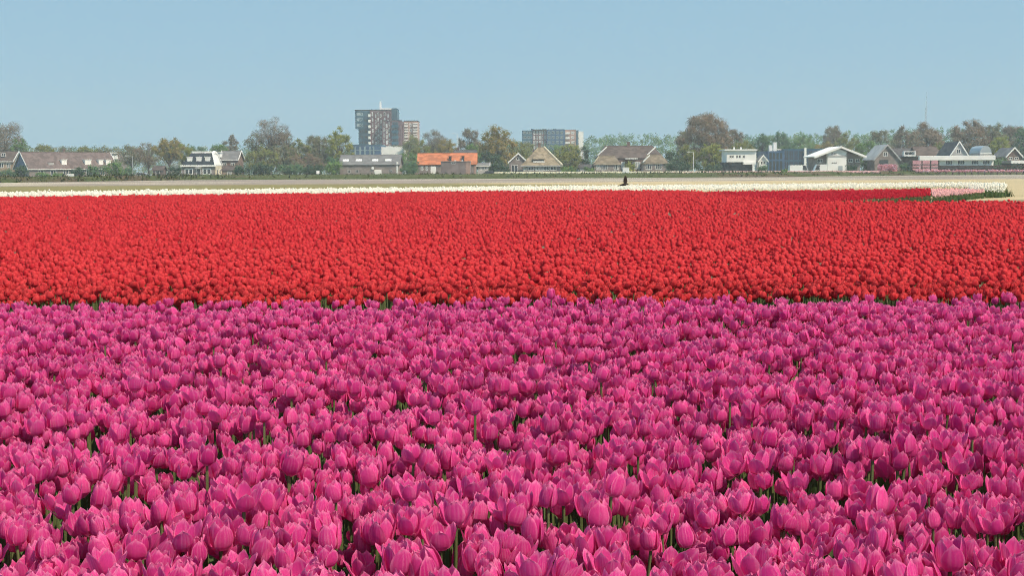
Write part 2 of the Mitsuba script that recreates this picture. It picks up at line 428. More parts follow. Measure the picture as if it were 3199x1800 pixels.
h = House('apartment_house', 'flat roofed white house with balcony boxes behind the row house', 'house', 346, 410)
w = h.x(372) - h.x(318)
h.walls(-w / 2, w / 2, 0, 8, h.z(478), 'brick_grey')
h.part('roof', MB().box(-w / 2 - .2, w / 2 + .2, -.2, 8.2, h.z(478), h.z(478) + .25), 'slate')
for a, b in ((325, 342), (347, 370)):
    h.part('balcony', MB().box(h.x(a), h.x(b), -1.2, 0, h.z(497), h.z(486)).box(h.x(a), h.x(b), -1.2, 0, h.z(479), h.z(476)), 'white_paint')
    h.window(h.x(a) + .2, h.x(b) - .2, h.z(486), h.z(480), -0.01)

# mansard house
h = House('mansard_house', 'house with steep dark blue mansard roof, three white dormers and white trim', 'house', 619, 340)
L0, L1 = h.x(567), h.x(672)
ze, zt = h.z(517), h.z(474)
D = 7.4
prof = [(-0.3, ze), (1.5, zt - .35), (D / 2, zt), (D - 1.5, zt - .35), (D + .3, ze)]
h.walls(L0, L1, 0, D, ze, 'brick_grey')
h.part('gable_wall', MB().box(L1 + .003, L1 + .12, .15, D - .15, 0, ze - .05), 'cream_paint')
m = MB().prism([(-.3, ze), (1.5, zt - .35), (D / 2, zt), (D - 1.5, zt - .35), (D + .3, ze)], L0, L1, 'x')
q = m.v[-1]
q[:5, 0] += np.interp(q[:5, 2], [ze, zt], [0, 2.4])       # both ends are hipped
q[5:, 0] -= np.interp(q[5:, 2], [ze, zt], [0, 1.1])
rf = h.part('roof', m, 'tile_blue')
h.part('ridge_cap', MB().box(L0 + 2.4, L1 - 1.0, 1.3, D - 1.3, zt - .3, zt + .12), 'white_paint', rf)
t = MB()
for (ya, za), (yb, zb) in zip(prof[:-1], prof[1:]):
    t.prism([(ya, za - .25), (ya, za + .3), (yb, zb + .3), (yb, zb - .25)], L1 + .003, L1 + .45, 'x')
q = np.vstack(t.v)
q[:, 0] -= np.interp(q[:, 2], [ze, zt], [0, 1.1])
t.v, t.f, t.n = [q], [np.vstack(t.f)], len(q)
h.part('bargeboard', t, 'white_paint', rf)
t = MB().prism([(.2, ze + .05), (1.6, zt - .5), (D - 1.6, zt - .5), (D - .2, ze + .05)], L1 + .02, L1 + .2, 'x')
t.v[0][:, 0] -= np.interp(t.v[0][:, 2], [ze, zt], [0, 1.1])
h.part('gable_board', t, 'white_paint', rf)
h.part('cornice', MB().box(L0 - .2, L1 + .2, -.5, -.003, ze - .28, ze + .12), 'white_paint')
for c in (592, 621, 648):
    x0, x1 = h.x(c - 8), h.x(c + 8)
    k = h.part('dormer', MB().box(x0, x1, .35, 2.6, h.z(509), h.z(491)).box(x0 - .1, x1 + .1, .2, 2.7, h.z(491), h.z(489)), 'white_paint', rf)
for a, b in ((577, 603), (633, 660)):
    h.window(h.x(a), h.x(b), .9, h.z(526), bars=1, t=.2)
h.door(h.x(616), h.x(627), 2.35)
h.part('door_canopy', MB().box(h.x(612), h.x(631), -.7, -.003, 2.55, 2.75), 'white_paint')
h.side_window(L1 + .13, 1.5, 2.8, .9, 2.3)
h.side_window(L1 + .13, 4.5, 5.8, .9, 2.3)

h = front_house('slate_roof_house', 'house with grey slate roof and white gutter to the right of the mansard house', 688, 742, 497, 472, 350, 8, 'brick_brown', 'slate', trim='white_paint')
h.part('dormer', MB().box(h.x(668), h.x(691), -1, 2, h.z(491), h.z(477)).box(h.x(666), h.x(693), -1.2, 2.2, h.z(477), h.z(475)), 'white_paint')
h.window(h.x(671), h.x(688), h.z(488), h.z(480), -1.01, pane='glass')
windows(h, [(697, 708), (722, 733)], 508, 522)
h = front_house('garden_shed', 'orange brown brick shed right of the mansard house', 696, 738, 530, 518, 338, 4, 'brick_tan', 'tile_brown', cat='shed')
h.door(h.x(712), h.x(722), 1.9, bsdf='grey_paint')
h = front_house('red_brick_shed', 'small red brick shed behind the pale birch trunks', 478, 507, 530, 519, 345, 4, 'tile_red', 'tile_brown', cat='shed')
h.door(h.x(488), h.x(498), 1.9, bsdf='dark_paint')

# barn with four skylights
h = front_house('skylight_barn', 'low grey roofed barn with four bright white skylights in its roof', 1062, 1246, 513, 484, 330, 10, 'brick_grey', 'slate', cat='barn')
for c in (1078, 1119, 1170, 1211):
    ya, yb = 1.55, 2.5
    sl = (h.zr - h.ze) / 5
    za, zb = h.ze + ya * sl + .1, h.ze + yb * sl + .1
    x0, x1 = h.x(c - 9.5), h.x(c + 9.5)
    h.part('skylight', MB().slab([(x0, ya, za), (x1, ya, za), (x1, yb, zb + .02), (x0, yb, zb + .02)], .12), 'white_paint', h.roof)
h.part('roller_door', MB().box(h.x(1170), h.x(1192), -.08, -.003, .02, 1.9), 'white_paint')
h.part('wall_lamp', MB().tube((h.x(1165), -.05, h.z(525)), (h.x(1165), -.35, h.z(525)), .32, .36, 10), 'white_paint')
h.part('corner_post', MB().box(h.x(1239), h.x(1244), -.15, .2, 0, h.z(506)), 'white_paint')
for a in (1085, 1110, 1215):
    h.window(h.x(a), h.x(a + 10), 1.1, 1.9, frame='grey_paint')

# blue hall
h = House('blue_hall', 'flat roofed blue industrial hall with white vertical stripes', 'hall', 1142, 560)
L0, L1, zt = h.x(1094), h.x(1190), h.z(455)
h.walls(L0, L1, 0, 25, zt, 'blue_panel')
h.part('parapet', MB().box(L0 - .1, L1 + .1, -.1, 25.1, zt, zt + .5), 'teal_panel')
for c in (1111, 1126, 1141, 1157, 1168):
    h.part('pilaster', MB().box(h.x(c) - .3, h.x(c) + .3, -.35, -.003, 0, zt - .3), 'pale_teal')
h.part('band', MB().box(L0, L1, -.2, -.004, h.z(470), h.z(468)), 'pale_teal')
h.part('annex', MB().box(h.x(1190) + .1, h.x(1262), 2, 18, 0, h.z(459)), 'white_paint')

# apartment tower
h = House('apartment_tower', 'tall stepped apartment tower of dark brick and teal glass with white balconies', 'tower', 1205, 690)
X, Z = h.x, h.z


def block(px0, px1, pyt, y0, y1, bsdf, pyb=None, label=None, name='wall'):
    return h.part(name, MB().box(X(px0), X(px1), y0, y1, -0.05 if pyb is None else Z(pyb), Z(pyt)), bsdf, label=label)


block(1113, 1160, 345, -1.5, 12, 'teal_panel', 401, 'cantilevered teal glass top of the left wing')
block(1122, 1160, 401, 0, 12, 'teal_panel', label='teal lower left wing')
block(1160, 1226, 345, -3, 14, 'brick_purple', label='dark brick main block')
block(1226, 1243, 338, -1, 12, 'teal_panel', label='teal stair tower')
block(1200, 1258, 379, -8, -3.01, 'brick_purple', label='lower brick block in front')
block(1243, 1262, 379, -3, 14, 'brick_purple')
block(1262, 1304, 378, 4, 20, 'sunlit_brick', label='sunlit pinkish right wing')  # the wing's sunlight is in its lighter brick colour
h.part('roof_house', MB().box(X(1187), X(1226), 2, 9, Z(345), Z(337)), 'white_paint')
h.part('flue', MB().box(X(1186.5), X(1191.5), 4, 4.8, Z(337), Z(316)), 'white_paint')
h.part('antenna', MB().tube((X(1189), 4.4, Z(316)), (X(1189), 4.4, Z(308)), .12, .06), 'metal')
for px0, px1, pyt, y0, y1 in ((1113, 1160, 345, -1.5, 12), (1160, 1226, 345, -3, 14), (1200, 1258, 379, -8, -3.01), (1262, 1304, 378, 4, 20)):
    h.part('roof_edge', MB().box(X(px0) - .15, X(px1) + .15, y0 - .15, y1 - .1, Z(pyt), Z(pyt) + .4), 'dark_paint')
for r in range(3):
    for a, b in ((1118, 1131), (1133, 1137)):
        h.window(X(a), X(b), Z(361 + 17.3 * r), Z(351 + 17.3 * r), -1.5, bars=2 if b - a > 8 else 0, frame='pale_teal', pane='pale_glass', t=.25)
for r in range(7):
    y = 353 + 17.3 * r
    h.part('balcony', MB().box(X(1155), X(1162), -4.4, -3.01, Z(y + 12), Z(y + 4)), 'white_paint')
    if r:
        h.window(X(1126), X(1136), Z(y + 10), Z(y), -.01 if r > 2 else -1.51, frame='teal_panel', t=.25)
        h.window(X(1140), X(1150), Z(y + 10), Z(y), -.01 if r > 2 else -1.51, frame='teal_panel', t=.25)
    for j, (a, b) in enumerate(((1166, 1170), (1176, 1180), (1184, 1188), (1192, 1196), (1203, 1208), (1214, 1219))):
        if a > 1198 and r > 1:
            continue
        o = (j % 2) * 6 - 3
        h.window(X(a), X(b), Z(y + 12 + o), Z(y + 1 + o), -3.01, bars=0, frame='grey_paint' if (j + r) % 3 else 'white_paint', pane='pale_glass' if (j + r) % 4 == 1 else 'glass', t=.2)
for r in range(5):
    y = 383 + 17.3 * r
    for j, a in enumerate((1204, 1212, 1220)):
        o = (j % 2) * 5
        h.window(X(a), X(a + 4.5), Z(y + 12 + o), Z(y + o), -8.01, bars=0, frame='grey_paint' if j != 1 else 'white_paint', pane='pale_glass' if (j + r) % 3 == 1 else 'glass', t=.2)
    k = h.part('balcony', MB().box(X(1230), X(1251), -9.6, -8.01, Z(y + 17), Z(y + 9)), 'teal_panel')
    h.window(X(1232), X(1249), Z(y + 9), Z(y), -8.01, bars=2, frame='teal_panel', t=.2)
    for a, b in ((1263, 1275), (1290, 1304)):
        h.part('balcony', MB().box(X(a), X(b), 2.4, 3.99, Z(y + 12), Z(y + 7)).box(X(a), X(b), 2.4, 3.99, Z(y + 3.5), Z(y + .5)), 'white_paint')
    h.window(X(1279), X(1286), Z(y + 11), Z(y + 2), 3.99, frame='white_paint', t=.2)
h.part('podium', MB().box(X(1188), X(1268), -12, -8.3, -.05, Z(458)), 'white_paint')

# orange roofed farmhouse and what stands round it
h = front_house('orange_roof_farmhouse', 'long farmhouse with bright orange tiled roof', 1306, 1486, 512, 479, 330, 9, 'brick_grey', 'tile_orange', cat='farmhouse')
for c in (1406, 1446):
    h.part('flue', MB().box(h.x(c - 4), h.x(c + 4), 1.2, 2.0, h.ze + .6, h.z(489)).box(h.x(c - 5), h.x(c + 5), 1.1, 2.1, h.z(489), h.z(487)), 'dark_paint', h.roof)
h.door(h.x(1347), h.x(1361), 2.5, bsdf='white_paint')
windows(h, [(1315, 1322), (1330, 1337)], 518, 532)
h.part('gable_strip', MB().box(h.x(1480), h.x(1486) + .01, -.1, -.003, 0, h.ze), 'sunlit_brick')  # sunlit gable face painted as a lighter strip on the front wall
h = House('flat_roof_shed', 'grey violet flat roofed shed in front of the orange roof', 'shed', 1425, 318)
h.walls(h.x(1378), h.x(1469), 0, 6, h.z(505), 'shed_violet')
h.part('roof', MB().box(h.x(1376), h.x(1470), -.15, 6.2, h.z(505), h.z(503)), 'slate')
h.part('end_panel', MB().box(h.x(1455), h.x(1469), -.1, -.003, .02, h.z(507)), 'sunlit_brick', label='right end of the shed, its sunlight painted pinkish')  # sunlit right face painted as a lighter panel on the front
h.window(h.x(1410), h.x(1424), h.z(512), h.z(506), frame='grey_paint')
for c in (1421, 1444):
    h.part('vent', MB().box(h.x(c - 2), h.x(c + 2), 1, 1.3, h.z(503), h.z(500)), 'white_paint')
h = front_house('ridge_house', 'house showing only its dark ridge above the orange roof', 1420, 1486, 486, 469, 352, 8, 'brick_brown', 'tile_dark')
h.chimney(h.x(1430), 4, h.zr - .3, h.zr + .7, under=h.roof)
h = front_house('porch_house', 'small pale house with white front right of the orange roof', 1493, 1526, 517, 509, 336, 5, 'grey_paint', 'slate', trim='white_paint')
windows(h, [(1496, 1505), (1514, 1523)], 519, 531, t=.14)

h = front_house('gable_house', 'grey house with white edged gable left of the pyramid roof farmhouse', 1591, 1647, 505, 480, 347, 9, 'brick_grey', 'slate', axis='y', trim='white_paint')
h.window(h.x(1597), h.x(1618), .9, h.z(515))
h.window(h.x(1614), h.x(1624), h.z(500), h.z(491))

# pyramid roofed farmhouse
h = House('pyramid_farmhouse', 'farmhouse with tall thatched pyramid roof and a dormer in its front', 'farmhouse', 1691, 336)
L0, L1, ze = h.x(1627), h.x(1757), h.z(517)
zt = at(1690, 459, 341)[2]
D = L1 - L0
h.walls(L0 + .5, L1 - .5, 0.5, D - .5, ze + .1, 'brick_grey')
xm = (L0 + L1) / 2
P = [(L0, 0, ze), (L1, 0, ze), (L1, D, ze), (L0, D, ze), (xm - .7, D / 2, zt), (xm + .7, D / 2, zt)]
rf = h.part('roof', MB().add(P, [[0, 1, 5], [0, 5, 4], [1, 2, 5], [2, 3, 4], [2, 4, 5], [3, 0, 4], [0, 3, 2], [0, 2, 1]]), 'thatch')
h.part('hip_board', MB().tube(np.array(P[1]) + (0, -.05, .08), np.array(P[5]) + (0, -.05, .1), .26, .2, 6), 'cream_paint', rf)
h.part('eave_board', MB().box(L0, L1, -.08, -.003, ze - .25, ze + .05), 'grey_paint', rf)
h.chimney(xm - .4, D / 2 + .3, zt - .3, zt + .9, .7, under=rf)
dm = h.part('dormer', MB().box(h.x(1668), h.x(1700), 1.0, 3.5, h.z(507), h.z(495)), 'wood_dark', rf)
h.part('dormer_roof', MB().slab([(h.x(1664), .6, h.z(496)), (h.x(1704), .6, h.z(496)), (h.x(1697), 3.4, h.z(478)), (h.x(1671), 3.4, h.z(478))], .2), 'thatch', rf)
h.part('dormer_sill', MB().box(h.x(1666), h.x(1702), .7, 1.0, h.z(507), h.z(503)), 'white_paint', rf)
windows(h, [(1634, 1644), (1649, 1668), (1672, 1682), (1697, 1716), (1720, 1738)], 520, 533, .49, t=.12)
h.door(h.x(1685), h.x(1693), 2.2, y=.5, bsdf='grey_paint')

# second apartment block
h = House('apartment_block', 'broad six storey apartment block of teal, brick and white behind the pyramid roof', 'apartment block', 1716, 720)
X, Z = h.x, h.z
block(1632, 1664, 407, -1, 14, 'teal_panel')
block(1664, 1708, 405, 0, 14, 'brick_purple')
block(1708, 1765, 405, -1.5, 14, 'blue_panel')
block(1765, 1800, 405, .5, 14, 'sunlit_brick', label='sunlit pinkish right end')  # sunlight of this end painted by the lighter brick
block(1800, 1808, 407, 3, 12, 'teal_panel')
block(1808, 1824, 410, 4, 12, 'white_paint')
for a, b in ((1660, 1668), (1695, 1708), (1728, 1740)):
    h.part('roof_house', MB().box(X(a), X(b), 4, 8, Z(405.5), Z(401)), 'teal_panel')
h.part('roof_edge', MB().box(X(1668), X(1764), -1.2, 14, Z(405), Z(403.5)), 'pale_teal')
for r in range(4):
    y = 408 + 15 * r
    for a, b in ((1634, 1645), (1648, 1660)):
        h.window(X(a), X(b), Z(y + 10), Z(y + 2), -1.01, frame='pale_teal', pane='glass', t=.25)
    for j, a in enumerate((1667, 1676, 1684, 1692, 1700)):
        h.window(X(a), X(a + 5), Z(y + 12), Z(y + 1), -.01, bars=0, frame='white_paint' if j in (0, 2) else 'grey_paint', pane='pale_glass' if (j + r) % 2 else 'glass', t=.25)
    for a in (1711, 1724, 1737, 1750):
        h.window(X(a), X(a + 9), Z(y + 11), Z(y + 2), -1.51, frame='pale_teal', t=.25)
    h.part('balcony', MB().box(X(1766), X(1780), -1.0, .49, Z(y + 11), Z(y + 5)), 'white_paint')
    h.window(X(1784), X(1794), Z(y + 11), Z(y + 3), .49, frame='white_paint', t=.25)

# the long double farmhouse
h = front_house('long_farmhouse', 'long farmhouse with dark brown roof, white verge boards and two tan thatched front wings', 1872, 2070, 492, 456, 346, 13, 'brick_brown', 'tile_brown', cat='farmhouse', hip=2.2)
for (xa, ya), (xb, yb) in (((1896, 457), (1866, 484)), ((2048, 458), (2020, 484))):
    h.part('verge_board', MB().prism([(h.x(xb), h.z(yb + 3)), (h.x(xb), h.z(yb - 2)), (h.x(xa), h.z(ya - 2)), (h.x(xa), h.z(ya + 3))], -.9, -.7), 'white_paint')
h.chimney(h.x(1970), 6.5, h.zr - .4, h.zr + 1.0, .8, under=h.roof)
for a, b, pt, pr in ((1852, 1932, 512, 487), (2003, 2078, 510, 485)):
    k = h.gable(h.x(a), h.x(b), -6, -.4, h.z(pt), h.z(pr), 'brick_grey', 'thatch_dark', name='wing_roof', wall_name='wing_wall', hip=1.6)
h.part('verge_board', MB().prism([(h.x(1850), h.z(511)), (h.x(1850), h.z(507)), (h.x(1866), h.z(486)), (h.x(1866), h.z(490))], -6.6, -6.4), 'cream_paint')
h.part('verge_board', MB().prism([(h.x(2001), h.z(508)), (h.x(2001), h.z(503)), (h.x(2022), h.z(483)), (h.x(2022), h.z(488))], -6.6, -6.4), 'white_paint')
windows(h, [(1858, 1868), (1872, 1892), (1912, 1928), (2010, 2028), (2040, 2060)], 514, 530, -6.01, bars=2)
windows(h, [(1940, 1952), (1976, 2000)], 505, 528, -.01, bars=2, pane='pale_glass')
h.part('porch_canopy', MB().box(h.x(1952), h.x(1990), -2.5, -.003, h.z(497), h.z(494)), 'white_paint')
h.door(h.x(1960), h.x(1970), 2.3)
h = front_house('dark_shed', 'low dark grey shed to the left of the long farmhouse', 1812, 1850, 522, 514, 342, 5, 'grey_paint', 'tile_dark', cat='shed')
h.door(h.x(1835), h.x(1845), 1.8)

# modern white house
h = House('white_modern_house', 'modern white flat roofed house with dark glazed ground floor', 'house', 2312, 330)
h.walls(h.x(2270), h.x(2362), 0, 8, h.z(470), 'white_paint', name='upper_floor', z0=h.z(506))
h.walls(h.x(2322), h.x(2360), -.4, 8, h.z(506) - .003, 'white_paint', name='side_wall', z0=h.z(514))
h.walls(h.x(2264), h.x(2352), 1.0, 8.5, h.z(506) - .003, 'dark_paint', name='ground_floor', z0=-.05)
h.part('roof_overhang', MB().box(h.x(2262), h.x(2364), -.6, 8.4, h.z(470) + .003, h.z(466)), 'white_paint')
windows(h, [(2279, 2285), (2286, 2292), (2299, 2305), (2307, 2314), (2320, 2327)], 485, 493, 0, bars=0, frame='grey_paint')
for a in (2266, 2282, 2298, 2314, 2330):
    h.window(h.x(a), h.x(a + 14), .1, h.z(508), .99, frame='dark_paint', t=.12)
for c in (2297, 2319):
    h.part('roof_vent', MB().box(h.x(c - 2), h.x(c + 2), 2, 2.4, h.z(466), h.z(459)), 'white_paint')
h.part('post', MB().box(h.x(2350), h.x(2356), -.3, .3, 0, h.z(514)), 'white_paint')
h = front_house('white_shed', 'small white framed garden house beside the modern white house', 2372, 2395, 500, 486, 336, 4, 'white_paint', 'slate', axis='y', cat='shed', trim='white_paint')
windows(h, [(2376, 2391)], 503, 514, bars=2)

# dark glasshouse hall
h = House('glasshouse_hall', 'dark blue green glazed hall with white corner column', 'greenhouse', 2468, 400)
h.walls(h.x(2398), h.x(2450), 0, 20, h.z(471), 'blue_panel')
h.walls(h.x(2450) + .01, h.x(2600), 2, 24, h.z(464), 'teal_panel')
for j, a in enumerate(range(2402, 2446, 11)):
    h.window(h.x(a), h.x(a + 9), 1, h.z(502), 0, frame='teal_panel', pane='glass', bars=0)
    h.window(h.x(a), h.x(a + 9), h.z(498), h.z(476), 0, frame='teal_panel', pane='glass', bars=0)
for a in range(2454, 2590, 15):
    h.window(h.x(a), h.x(a + 13), h.z(500), h.z(470), 2, frame='blue_panel', pane='glass', bars=1)
    h.window(h.x(a), h.x(a + 13), 1, h.z(504), 2, frame='blue_panel', pane='glass', bars=1)
h.part('column', MB().box(h.x(2514), h.x(2521), 1, 1.6, 0, h.z(461)), 'white_paint')
h.part('roof_vent', MB().box(h.x(2424), h.x(2434), 4, 5.5, h.z(471), h.z(443)).box(h.x(2410), h.x(2420), 4, 5, h.z(471), h.z(452)), 'white_paint')
h.part('roof_rail', MB().box(h.x(2412), h.x(2440), -.1, -.003, h.z(468), h.z(465)), 'white_paint')

# wide white gabled house
h = House('white_gable_house', 'white house under a very wide shallow gable with pale verge boards', 'house', 2620, 326)
L0, L1 = h.x(2538), h.x(2700)
ze, zr = h.z(491), h.z(460)
h.part('wall', MB().box(L0 + 1, L1 - 1, 0, 10, -.05, ze).prism([(L0 + 1, ze), (L1 - 1, ze), (h.x(2620), zr - .35)], 0, 10), 'brick_grey')
h.part('front_bay', MB().box(h.x(2581), h.x(2640), -1.2, -.003, -.05, h.z(474)).prism([(h.x(2581), h.z(474)), (h.x(2640), h.z(474)), (h.x(2612), h.z(463.5))], -1.2, -.003), 'white_paint')
r = MB()
xm = h.x(2620)
r.slab([(L0, -1.8, ze), (xm, -1.8, zr), (xm, 10.4, zr), (L0, 10.4, ze)], -.25).slab([(xm, -1.8, zr), (L1, -1.8, ze), (L1, 10.4, ze), (xm, 10.4, zr)], -.25)
rf = h.part('roof', r, 'white_paint')
for xa in (L0, L1):
    h.part('bargeboard', MB().prism([(xa, ze - .3), (xa, ze + .12), (xm, zr + .3), (xm, zr - .2)], -2.0, -1.81), 'white_paint', rf)
h.part('bay_band', MB().box(h.x(2581), h.x(2640), -1.35, -1.203, h.z(489), h.z(485)), 'grey_paint')
h.window(h.x(2590), h.x(2610), h.z(483), h.z(477), -1.2, bars=1)
h.window(h.x(2592), h.x(2611), h.z(512), h.z(506), -1.2, frame='white_paint', bars=2)
h.door(h.x(2614), h.x(2628), 2.2, y=-1.2, bsdf='pale_glass')
windows(h, [(2553, 2570), (2650, 2664), (2672, 2684)], 496, 508)

h = front_house('grey_gable_house', 'grey house with tall pointed gable and pale left verge', 2732, 2808, 496, 453, 327, 10, 'brick_grey', 'grey_paint', axis='y', trim='grey_paint')
h.window(h.x(2758), h.x(2771), h.z(488), h.z(474))
h.window(h.x(2746), h.x(2774), .8, h.z(499), frame='dark_paint')
h.door(h.x(2788), h.x(2797), 2.1, bsdf='grey_paint')
h = front_house('dark_roof_house', 'house with dark violet roof and white framed balcony box', 2790, 2866, 490, 463, 352, 9, 'brick_brown', 'tile_dark')
h.part('balcony', MB().box(h.x(2818), h.x(2855), -1.4, -.003, h.z(488), h.z(484)).box(h.x(2818), h.x(2821), -1.4, -.003, h.z(484), h.z(474)).box(h.x(2852), h.x(2855), -1.4, -.003, h.z(484), h.z(474)).box(h.x(2818), h.x(2855), -1.4, -.003, h.z(474), h.z(472)), 'white_paint')
windows(h, [(2824, 2849)], 475, 484, t=.12)
h.part('mast', MB().tube((h.x(2828), 4, h.zr), (h.x(2828), 4, h.z(452)), .08, .05), 'metal', h.roof)

# long white building with the pointed house behind it
h = House('long_white_pavilion', 'long low white building with four dark windows and flat roof', 'building', 2985, 320)
h.walls(h.x(2932), h.x(3103), 0, 8, h.z(489), 'white_paint')
h.part('fascia', MB().box(h.x(2868), h.x(3104), -1.0, -.003, h.z(500), h.z(487)), 'white_paint')
h.part('roof', MB().box(h.x(2868), h.x(3103), -.9, 8.2, h.z(487) + .003, h.z(486)), 'white_paint')
windows(h, [(2953, 2975), (2991, 3013), (3034, 3056), (3069, 3091)], 501, 514, -.01, t=.09, bars=2)
h.part('post', MB().box(h.x(2868), h.x(2872), -.9, -.6, 0, h.z(500) - .003), 'white_paint')
h.part('plinth', MB().box(h.x(2932), h.x(3103), -.25, -.003, 0, h.z(519)), 'dark_paint')
h = front_house('pointed_house', 'house with steep pointed white edged gable rising behind the long white building', 2966, 3022, 486, 443, 332, 10, 'grey_paint', 'tile_dark', axis='y', trim='white_paint')
h.window(h.x(2986), h.x(2999), h.z(480), h.z(466))
h = front_house('brown_roof_house', 'house with plain brownish violet roof above the pink stand', 2868, 2936, 489, 458, 350, 9, 'brick_brown', 'tile_brown')
windows(h, [(2935, 2941)], 472, 480)
h.chimney(h.x(2920), 4.5, h.zr - .3, h.zr + .6, under=h.roof)
h = House('round_roof_glasshouse', 'small grey glasshouse with rounded roof above the white building', 'greenhouse', 3078, 338)
r = (h.x(3096) - h.x(3060)) / 2
a = np.linspace(0, math.pi, 9)
zb = h.z(478)
h.part('vault', MB().prism(np.c_[np.cos(a) * r, zb + np.sin(a) * (h.z(455) - zb)], 0, 8), 'pale_glass')
h.walls(-r, r, 0, 8, zb - .003, 'grey_paint')
h.part('rib', MB().box(-r - .05, r + .05, -.1, -.003, zb - .2, zb + .05), 'white_paint')

h = front_house('edge_house', 'blue grey house with white gable at the right edge of the village', 3143, 3190, 487, 462, 338, 9, 'brick_brown', 'slate', axis='y', trim='white_paint')
windows(h, [(3150, 3162), (3168, 3180)], 490, 499)
h = House('white_carport', 'low carport with broad white fascia at the right edge', 'carport', 3190, 322)
h.part('fascia', MB().box(h.x(3157), h.x(3240), -.3, 0, h.z(510), h.z(501)), 'white_paint')
h.part('roof', MB().box(h.x(3157), h.x(3240), .003, 6, h.z(510) + .1, h.z(502)), 'slate')
for c in (3160, 3190, 3230):
    h.part('post', MB().box(h.x(c) - .1, h.x(c) + .1, -.2, 0, 0, h.z(510) - .003), 'wood_dark')
h.part('back_wall', MB().box(h.x(3157), h.x(3240), 5.5, 5.9, 0, h.z(510)), 'dark_paint')

# ------------------------------------------------------------------ stand, fence, lamps, mast
h = House('pink_stand', 'pink boarded stand with dark rails in front of the long white building', 'stand', 2890, 300)
for j, (p0, p1) in enumerate(((501, 513), (516, 522), (526, 532))):
    for a in range(2848, 2930, 14):
        h.part('board', MB().box(h.x(a), h.x(a + 13.4), 0 - .02 * j, .08, h.z(p1), h.z(p0)), 'pink_board')
for p0, p1 in ((513.5, 515.5), (523, 525)):
    h.part('rail', MB().box(h.x(2846), h.x(2934), -.1, .05, h.z(p1), h.z(p0)), 'wood_dark')
for a in (2847, 2878, 2905, 2930):
    h.part('post', MB().box(h.x(a), h.x(a + 3.5), -.06, .14, 0, h.z(501)), 'wood_dark')
h = House('post_fence', 'dark wooden post and rail fence in front of the long white building', 'fence', 3030, 285)
for a in range(2935, 3200, 20):
    h.part('post', MB().box(h.x(a), h.x(a + 3), 0, .2, 0, h.z(516)), 'wood_dark')
for p in (517, 526):
    h.part('rail', MB().box(h.x(2935), h.x(3230), -.06, -.003, h.z(p + 4), h.z(p)), 'wood_dark')


def lamp(px, Y, ytop, label, white=False):
    t = thing('street_lamp', label, 'street lamp')
    o = at(px, 540, Y)
    z = at(px, ytop, Y)[2]
    m = 'white_paint' if white else 'metal'
    put(t + '__pole', MB().tube((o[0], Y, 0), (o[0], Y, z), .11, .07, 8), m)
    put(t + '__arm', MB().tube((o[0], Y, z - .05), (o[0] - 1.1, Y, z + .12), .05, .04, 6), m)
    put(t + '__head', MB().box(o[0] - 1.7, o[0] - .9, Y - .14, Y + .14, z + .05, z + .22), m)


lamp(415, 335, 488, 'slim grey street lamp left of the birch trunks')
lamp(1431, 400, 418, 'pale street lamp rising behind the orange roof', True)
lamp(2166, 335, 476, 'slim pale street lamp in front of the big brown tree', True)
t = thing('radio_mast', 'thin lattice radio mast above the trees on the right', 'mast')
o = at(2889, 540, 900)
zt = at(2889, 285, 900)[2]
m = MB()
for q in ((-.5, -.4), (.5, -.4), (0, .5)):
    m.tube((o[0] + q[0], 900 + q[1], 0), (o[0] + q[0] * .6, 900 + q[1] * .6, zt * .8), .14, .1, 4)
put(t + '__leg', m, 'metal')
m = MB()
for i in range(30):
    z0 = zt * .8 * i / 30
    m.tube((o[0] - .5, 900 - .4, z0), (o[0] + .5, 900 - .4, z0 + zt * .8 / 30), .06, .06, 3)
put(t + '__bracing', m, 'metal')
put(t + '__antenna', MB().tube((o[0], 900, zt * .79), (o[0], 900, zt), .16, .08, 5), 'metal')


# ------------------------------------------------------------------ vehicles
def vehicle(name, label, cat, px, Y, paint, van=False, L=4.2, Hh=1.45, flip=1, z0=0.0):
    t = thing(name, label, cat)
    o = at(px, 540, Y)
    base = np.array([o[0], Y, z0])

    def P(n, mb, b, under=None, smooth=False):
        v, f = mb.get()
        v = v.copy()
        v[:, 0] *= flip
        return put(f'{under or t}__{n}', (v + base, f), b, smooth)
    W = 1.75
    l = L / 2
    if van:
        body = [(-l, .35), (l, .35), (l, .95), (l - .45, 1.15), (l - 1.05, Hh), (-l + .1, Hh), (-l, Hh - .2)]
        glass = [(l - .55, 1.18), (l - 1.08, Hh - .12), (l - 1.7, Hh - .12), (l - 1.7, 1.18)]
    else:
        body = [(-l, .3), (l, .3), (l, .72), (l - .9, .92), (-l + .3, .95), (-l, .8)]
        glass = None
    b = P('body', MB().prism(body, -W / 2, W / 2), paint)
    if glass:
        P('side_window', MB().prism(glass, -W / 2 - .02, W / 2 + .02), 'glass')
    else:
        P('cabin', MB().prism([(-l + .35, .953), (l - 1.0, .93), (l - 1.65, Hh), (-l + .9, Hh)], -W / 2 + .08, W / 2 - .08), paint)
        P('side_window', MB().prism([(-l + .65, 1.0), (l - 1.3, 1.0), (l - 1.75, Hh - .08), (-l + 1.0, Hh - .08)], -W / 2 + .06, W / 2 - .06), 'glass')
    for x in (-l + .8, l - .8):
        for y in (-W / 2 + .02, W / 2 - .22):
            P('wheel', MB().tube((x, y, .31), (x, y + .2, .31), .31, .31, 12), 'rubber')
    P('headlight', MB().box(l - .02, l + .02, -W / 2 + .1, -W / 2 + .45, .6, .75), 'pale_glass')
    P('bumper', MB().box(l - .1, l + .06, -W / 2, W / 2, .3, .5), 'rubber')


